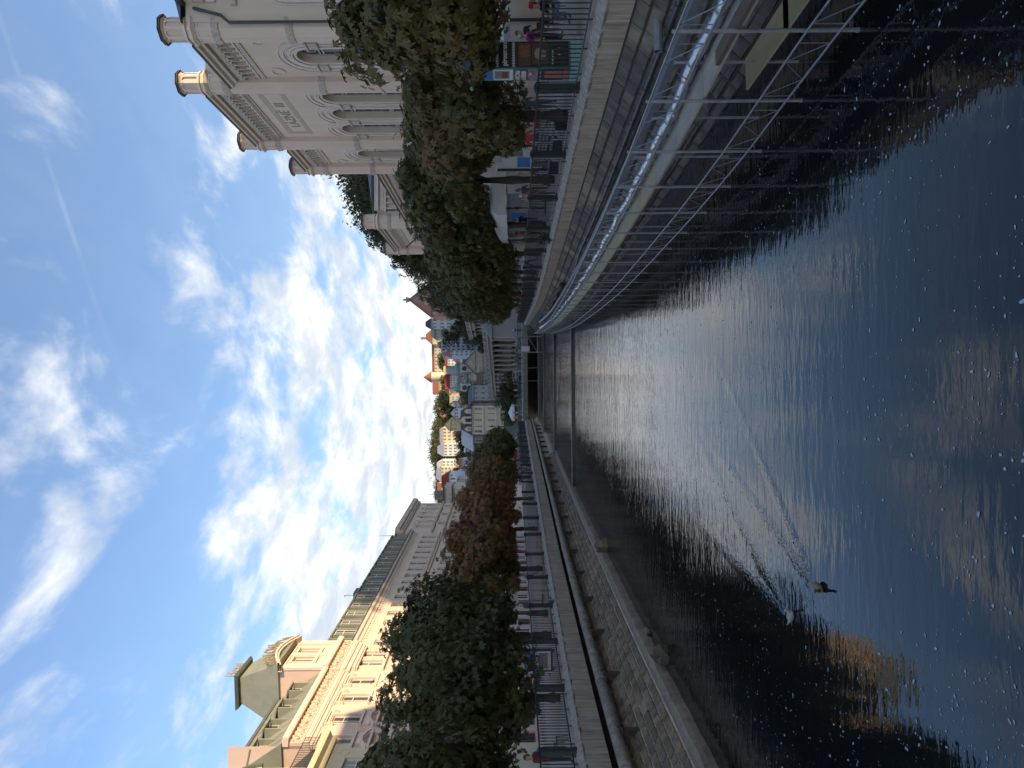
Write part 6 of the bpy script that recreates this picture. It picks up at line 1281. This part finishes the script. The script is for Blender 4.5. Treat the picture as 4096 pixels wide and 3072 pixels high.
parasol('white square parasol over the café seats at the right edge', 17.0, 30.5, 4.2, 3.2, 2.28, 3.3, .27)
parasol('long white canopy with drooping valance under the dark chestnut', 10.3, 41.0, 2.6, 11.0, 2.72, 3.6, .46, None, R(-4))
parasol('small white parasol over the shop front on the left', xat(668,50), 50, 2.6, 2.6, 2.15, 2.95, .35)
parasol('white marquee on the square beyond the bridge', xat(1422,132), 132, 3.0, 3.0, 2.3, 3.0, .5)
for u,y,lb in ((2108,50,'first closed white parasol by the right-hand trunks'),(2048,55,'second closed white parasol by the right-hand trunks')):
    p_ = thing('closed_parasol', lb, 'parasol', (xat(u,y),y,0), 0, 'closed parasols'); prof_ = [(.08,.4),(.32,.75),(.26,1.0),(.34,1.3),(.22,1.8),(.12,2.3),(.04,2.75)]
    MB().lathe(prof_,(0,0,0),9).build('folded_cloth', M['canvas'], p_); MB().tube([(0,0,0),(0,0,.6)],.04,8).box(-.3,.3,-.3,.3,0,.06).build('base', M['iron'], p_)
def lamp(label, x, y, grp, h=4.2):
    l_ = thing('lamp_post', label, 'lamp post', (x,y,0), 0, grp)
    MB().lathe([(.22,0),(.22,.25),(.17,.3),(.16,1.1),(.19,1.15),(.10,1.25),(.06,1.6),(.05,h-.5),(.08,h-.45),(.05,h-.4)],(0,0,0),12).build('post', M['lampgreen'], l_, True)
    MB().lathe([(.10,h-.4),(.20,h-.05),(.19,h-.02)],(0,0,0),6).build('lantern_glass', M['glass2'], l_); MB().lathe([(.23,h-.02),(.20,h+.06),(.05,h+.22),(.01,h+.35)],(0,0,0),6).build('lantern_cap', M['lampgreen'], l_)
lamp('green lamp post beside the white canopy', xat(2110,46), 46, 'lamp posts on the promenades'); lamp('second green lamp post farther along the right railing', xat(1958,62), 62, 'lamp posts on the promenades'); lamp('green lamp post between the left chestnuts', xat(618,43), 43, 'lamp posts on the promenades', 3.6)
M['box'] = leaf_mat('boxwood_leaves', [(0,(0.020,0.040,0.014)),(1,(0.055,0.085,0.028))], .15)
for u,y,lb in ((512,44,'clipped green topiary by the shop door, nearer the beige wing'),(447,42,'clipped green topiary beside the poster stand')):
    t_ = thing('topiary', lb, 'plant', (xat(u,y),y,0), 0, 'topiary plants'); MB().lathe([(.22,0),(.28,.45),(.30,.5),(.26,.5)],(0,0,0),12).build('pot', M['ledge'], t_)
    q,d,k = crown_points(900,.42,.42,.85,8,.2); inst('foliage', leaves_mesh('foliage', q*np.array([1,1,1])*np.clip(1.25-(q[:,2:3]+.85)/2.4,.3,1.2)**np.array([[1,1,0]])+np.array([0,0,1.25]), d, .07*rng.uniform(.7,1.3,len(q)), rng.random(len(q)), M['box'], 1), t_)
q,d,k = crown_points(420,.38,.7,.42,8,.3); wd = inst('weed_tuft', leaves_mesh('weed_tuft', q, d+np.array([0,0,.8]), .13*rng.uniform(.6,1.5,len(q)), .5+.5*rng.random(len(q)), M['box'], 1), None, (RF(36.5)-.15,36.2,.15)); tag(wd,'tuft of green weeds growing on the ledge under the right railing','weeds')
q,d,k = crown_points(160,.2,.4,.2,6,.3); wd = inst('weed_tuft', leaves_mesh('weed_tuft', q, d+np.array([0,0,.8]), .10*rng.uniform(.6,1.5,len(q)), .5+.5*rng.random(len(q)), M['box'], 1), None, (LF(37)+.12,37,.1)); tag(wd,'small weeds on the ledge under the left railing','weeds')
# warning triangle and red umbrella by the left railing
sg = thing('warning_sign','red-rimmed triangular roadworks sign behind the left railing','sign',(xat(1157,96),96,0),0)
tri_ = lambda r0,y_,m_,nm: MB().add([(r0*math.sin(2*math.pi*k/3),y_,1.35+r0*math.cos(2*math.pi*k/3)) for k in range(3)]+[(r0*math.sin(2*math.pi*k/3),y_+.02,1.35+r0*math.cos(2*math.pi*k/3)) for k in range(3)],[(0,1,2),(5,4,3),(0,3,4,1),(1,4,5,2),(2,5,3,0)]).build(nm, m_, sg)
tri_(.62,0,M['pred'],'rim'); tri_(.44,-.03,M['pwhite'],'face'); MB().tube([(-.1,-.04,1.2),(.0,-.04,1.45),(.14,-.04,1.22)],.035,5).blob((.02,-.04,1.55),.05,6,4).build('symbol', M['pblack'], sg); MB().tube([(0,.04,0),(0,.04,1.4)],.03,6).build('post', M['galv'], sg)
um = thing('red_stall_roof','bright red fabric roof of a stall behind the left railing','stall',(xat(1238,104),104,0),0); MB().box(-1.1,1.1,-.8,.8,1.55,1.95).build('cloth', T['red'], um); MB().box(-1.0,1.0,-.7,.7,0,.9).build('counter', T['grey'], um)
for sx in (-1,1):
    for sy in (-.7,.7): MB().box(sx-.03,sx+.03,sy-.03,sy+.03,.9,1.55).build('post', M['galv'], um)
# notice board near the backpack person, stall wall behind the man in black
nbd = thing('notice_board','white and blue notice board on two dark posts behind the right railing','notice board',(xat(2440,30),30,0),R(10)); MB().box(-.5,.5,-.03,.03,1.1,2.4).build('board', M['pwhite'], nbd); MB().box(-.45,.0,-.045,-.035,1.2,1.75).build('print', M['pblue'], nbd); MB().box(.05,.40,-.045,-.035,1.5,2.3).build('print', M['pgrey'], nbd)
for s_ in (-.55,.55): MB().box(s_-.04,s_+.04,-.05,.05,0,2.6).build('post', M['lampgreen'], nbd)
stl = thing('market_stall','grey-walled market stall with blue and white banner under the canopy','stall',(xat(2225,54),54,0),R(0)); MB().box(-1.6,1.4,0,2,0,2.3).build('walls', T['grey'], stl); MB().box(-1.2,-.1,-.04,-.01,.9,2.0).build('banner', M['pblue'], stl); MB().box(-.9,-.5,-.07,-.05,1.1,1.7).build('banner_print', M['pwhite'], stl); MB().box(-1.7,1.5,-.2,2.2,2.3,2.45).build('roof', M['canvas'], stl)
# café furniture behind the right railing
bn = thing('bench','dark slatted bench behind the right railing','bench',(xat(2480,27.5),27.5,0),R(92))
for k in range(4): MB().box(-2.6,2.6,-.22+k*.12,-.13+k*.12,.42,.46).build('seat_slat', M['pgrey'], bn)
for k in range(3): MB().box(-2.6,2.6,-.30,-.27,.55+k*.14,.65+k*.14).build('back_slat', M['pgrey'], bn)
for sx in (-2.4,0,2.4): MB().box(sx-.04,sx+.04,-.28,.25,0,.42).box(sx-.04,sx+.04,-.30,-.24,.42,1.0).build('leg', M['iron'], bn)
for u,y,lb in ((3010,25.5,'black café chair behind the right railing near the seated pair'),(2985,28.5,'black café chair farther back under the white parasol'),(95,27,'dark bistro chair by the left edge behind the railing'),(70,28.5,'second dark bistro chair by the left edge')):
    c_ = thing('cafe_chair', lb, 'chair', (xat(u,y),y,0), random.random()*6, 'café chairs'); MB().box(-.22,.22,-.22,.22,.43,.47).build('seat', M['pblack'], c_); MB().box(-.22,.22,-.24,-.20,.60,.92).build('backrest', M['pblack'], c_)
    for sx in (-.2,.2):
        for sy in (-.2,.2): MB().tube([(sx*1.1,sy*1.1,0),(sx,sy,.43 if sy > 0 else .92)],.016,5).build('leg', M['iron'], c_)
# ------------------------------------------------------------------ ducks, stones, flecks on the water
M['duckb'] = mat('brown_duck', (0.30,0.19,0.10), .7, (0.10,0.065,0.04), 40); M['duckg'] = mat('grey_duck', (0.50,0.47,0.43), .7, (0.14,0.12,0.10), 26); M['duckh'] = mat('dark_head', (0.02,0.03,0.022), .4); M['bill'] = mat('bill', (0.30,0.22,0.05), .5)
def duck(label, u, v, rz, bm, hm_):
    p_ = at_z(u,v,ZW); d = thing('duck', label, 'duck', (p_.x,p_.y,ZW+.0), rz, 'ducks on the river'); d.scale = (.58,.58,.58)
    b = MB(); prof_ = [(-.26,.02,.10),(-.20,.06,.085),(-.10,.10,.065),(.02,.115,.06),(.12,.10,.065),(.19,.065,.075),(.23,.03,.09)]
    base = len(b.v); n = 12
    for y_,r_,z_ in prof_:
        for k in range(n): a = 2*math.pi*k/n; b.v.append((r_*math.cos(a),y_,z_+r_*.72*math.sin(a)))
    for i in range(len(prof_)-1):
        for k in range(n): b.f.append([base+i*n+k,base+i*n+(k+1)%n,base+(i+1)*n+(k+1)%n,base+(i+1)*n+k]); b.mi.append(0)
    b.f.append(list(range(base,base+n))[::-1]); b.mi.append(0); b.f.append(list(range(base+(len(prof_)-1)*n,base+len(prof_)*n))); b.mi.append(0)
    b.build('body', bm, d, True)
    for s_ in (-1,1): MB().blob((s_*.085,-.03,.10),(.035,.17,.055),8,6).build('wing', bm, d, True)
    MB().tube([(0,.17,.10),(0,.215,.17),(0,.22,.23)],[.05,.036,.036],10).blob((0,.235,.255),(.042,.058,.042),10,7).build('head', hm_, d, True); MB().tube([(0,.28,.247),(0,.345,.235)],[.02,.014],8).build('bill', M['bill'], d); MB().add([(-.05,-.24,.10),(.05,-.24,.10),(0,-.36,.14),(0,-.25,.13)],[(0,1,3),(0,2,3),(1,2,3),(0,1,2)]).build('tail', bm, d)
duck('brown duck nearer the camera with a dark neck', 722, 3285, R(172), M['duckb'], M['duckh']); duck('pale grey duck farther left on the dark water', 607, 3172, R(-115), M['duckg'], M['duckg'])
def rock(label, u, v, sx, sy, sz, rz, seed):
    r_ = random.Random(seed); p_ = at_z(u,v,ZW); m_ = MB(); random.seed(seed); m_.blob((0,0,0),(sx,sy,sz),7,5,.28); o = m_.build('bank_rock', STONE[seed%5], None, False, (p_.x,p_.y,ZW+sz*.35), rz); tag(o, label, 'rock', 'loose rocks at the left waterline')
rock('squarish rock at the left waterline, midway along', 888, 2425, .45, .55, .40, .3, 3); rock('pointed pale rock at the left waterline nearer the camera', 455, 2668, .26, .40, .36, 1.0, 4); rock('small dark rock at the left waterline between the two larger ones', 540, 2592, .20, .35, .12, .2, 6)
random.seed(11)
fl = MB()
M['fleck'] = mat('pale_foam_fleck', (0.33,0.37,0.42), .7)
cnt = 0
while cnt < 2600:
    y = 6.2+17*random.random()**1.7; x = random.uniform(-y*.56-.2, min(y*.56,SX(y)+.4)); 
    if x < LW(y)+.3: continue
    den_ = .5+.5*math.sin(x*1.1+math.sin(y*.8)*1.4)*math.cos(y*.55-x*.35); side_ = .35+.65*min(1,abs(x+1.0)/3.2)
    if random.random() > den_*side_+.10: continue
    s_ = random.choice([.004,.005,.006,.008,.010,.013,.018])*random.uniform(.7,1.25); n = random.choice((5,6,7)); a0 = random.random()*6; el = random.uniform(1,2.2)
    pts = []
    for k in range(n): a = a0+2*math.pi*k/n; r_ = s_*random.uniform(.55,1.2); px_, py_ = r_*math.cos(a)*el, r_*math.sin(a); ca, sa = math.cos(a0*3), math.sin(a0*3); pts.append((x+px_*ca-py_*sa,y+px_*sa+py_*ca,ZW+.006))
    fl.add(pts,[tuple(range(n))]); cnt += 1
kind(fl.build('foam_flecks', M['fleck']), 'stuff', 'pale foam flecks drifting on the near water')
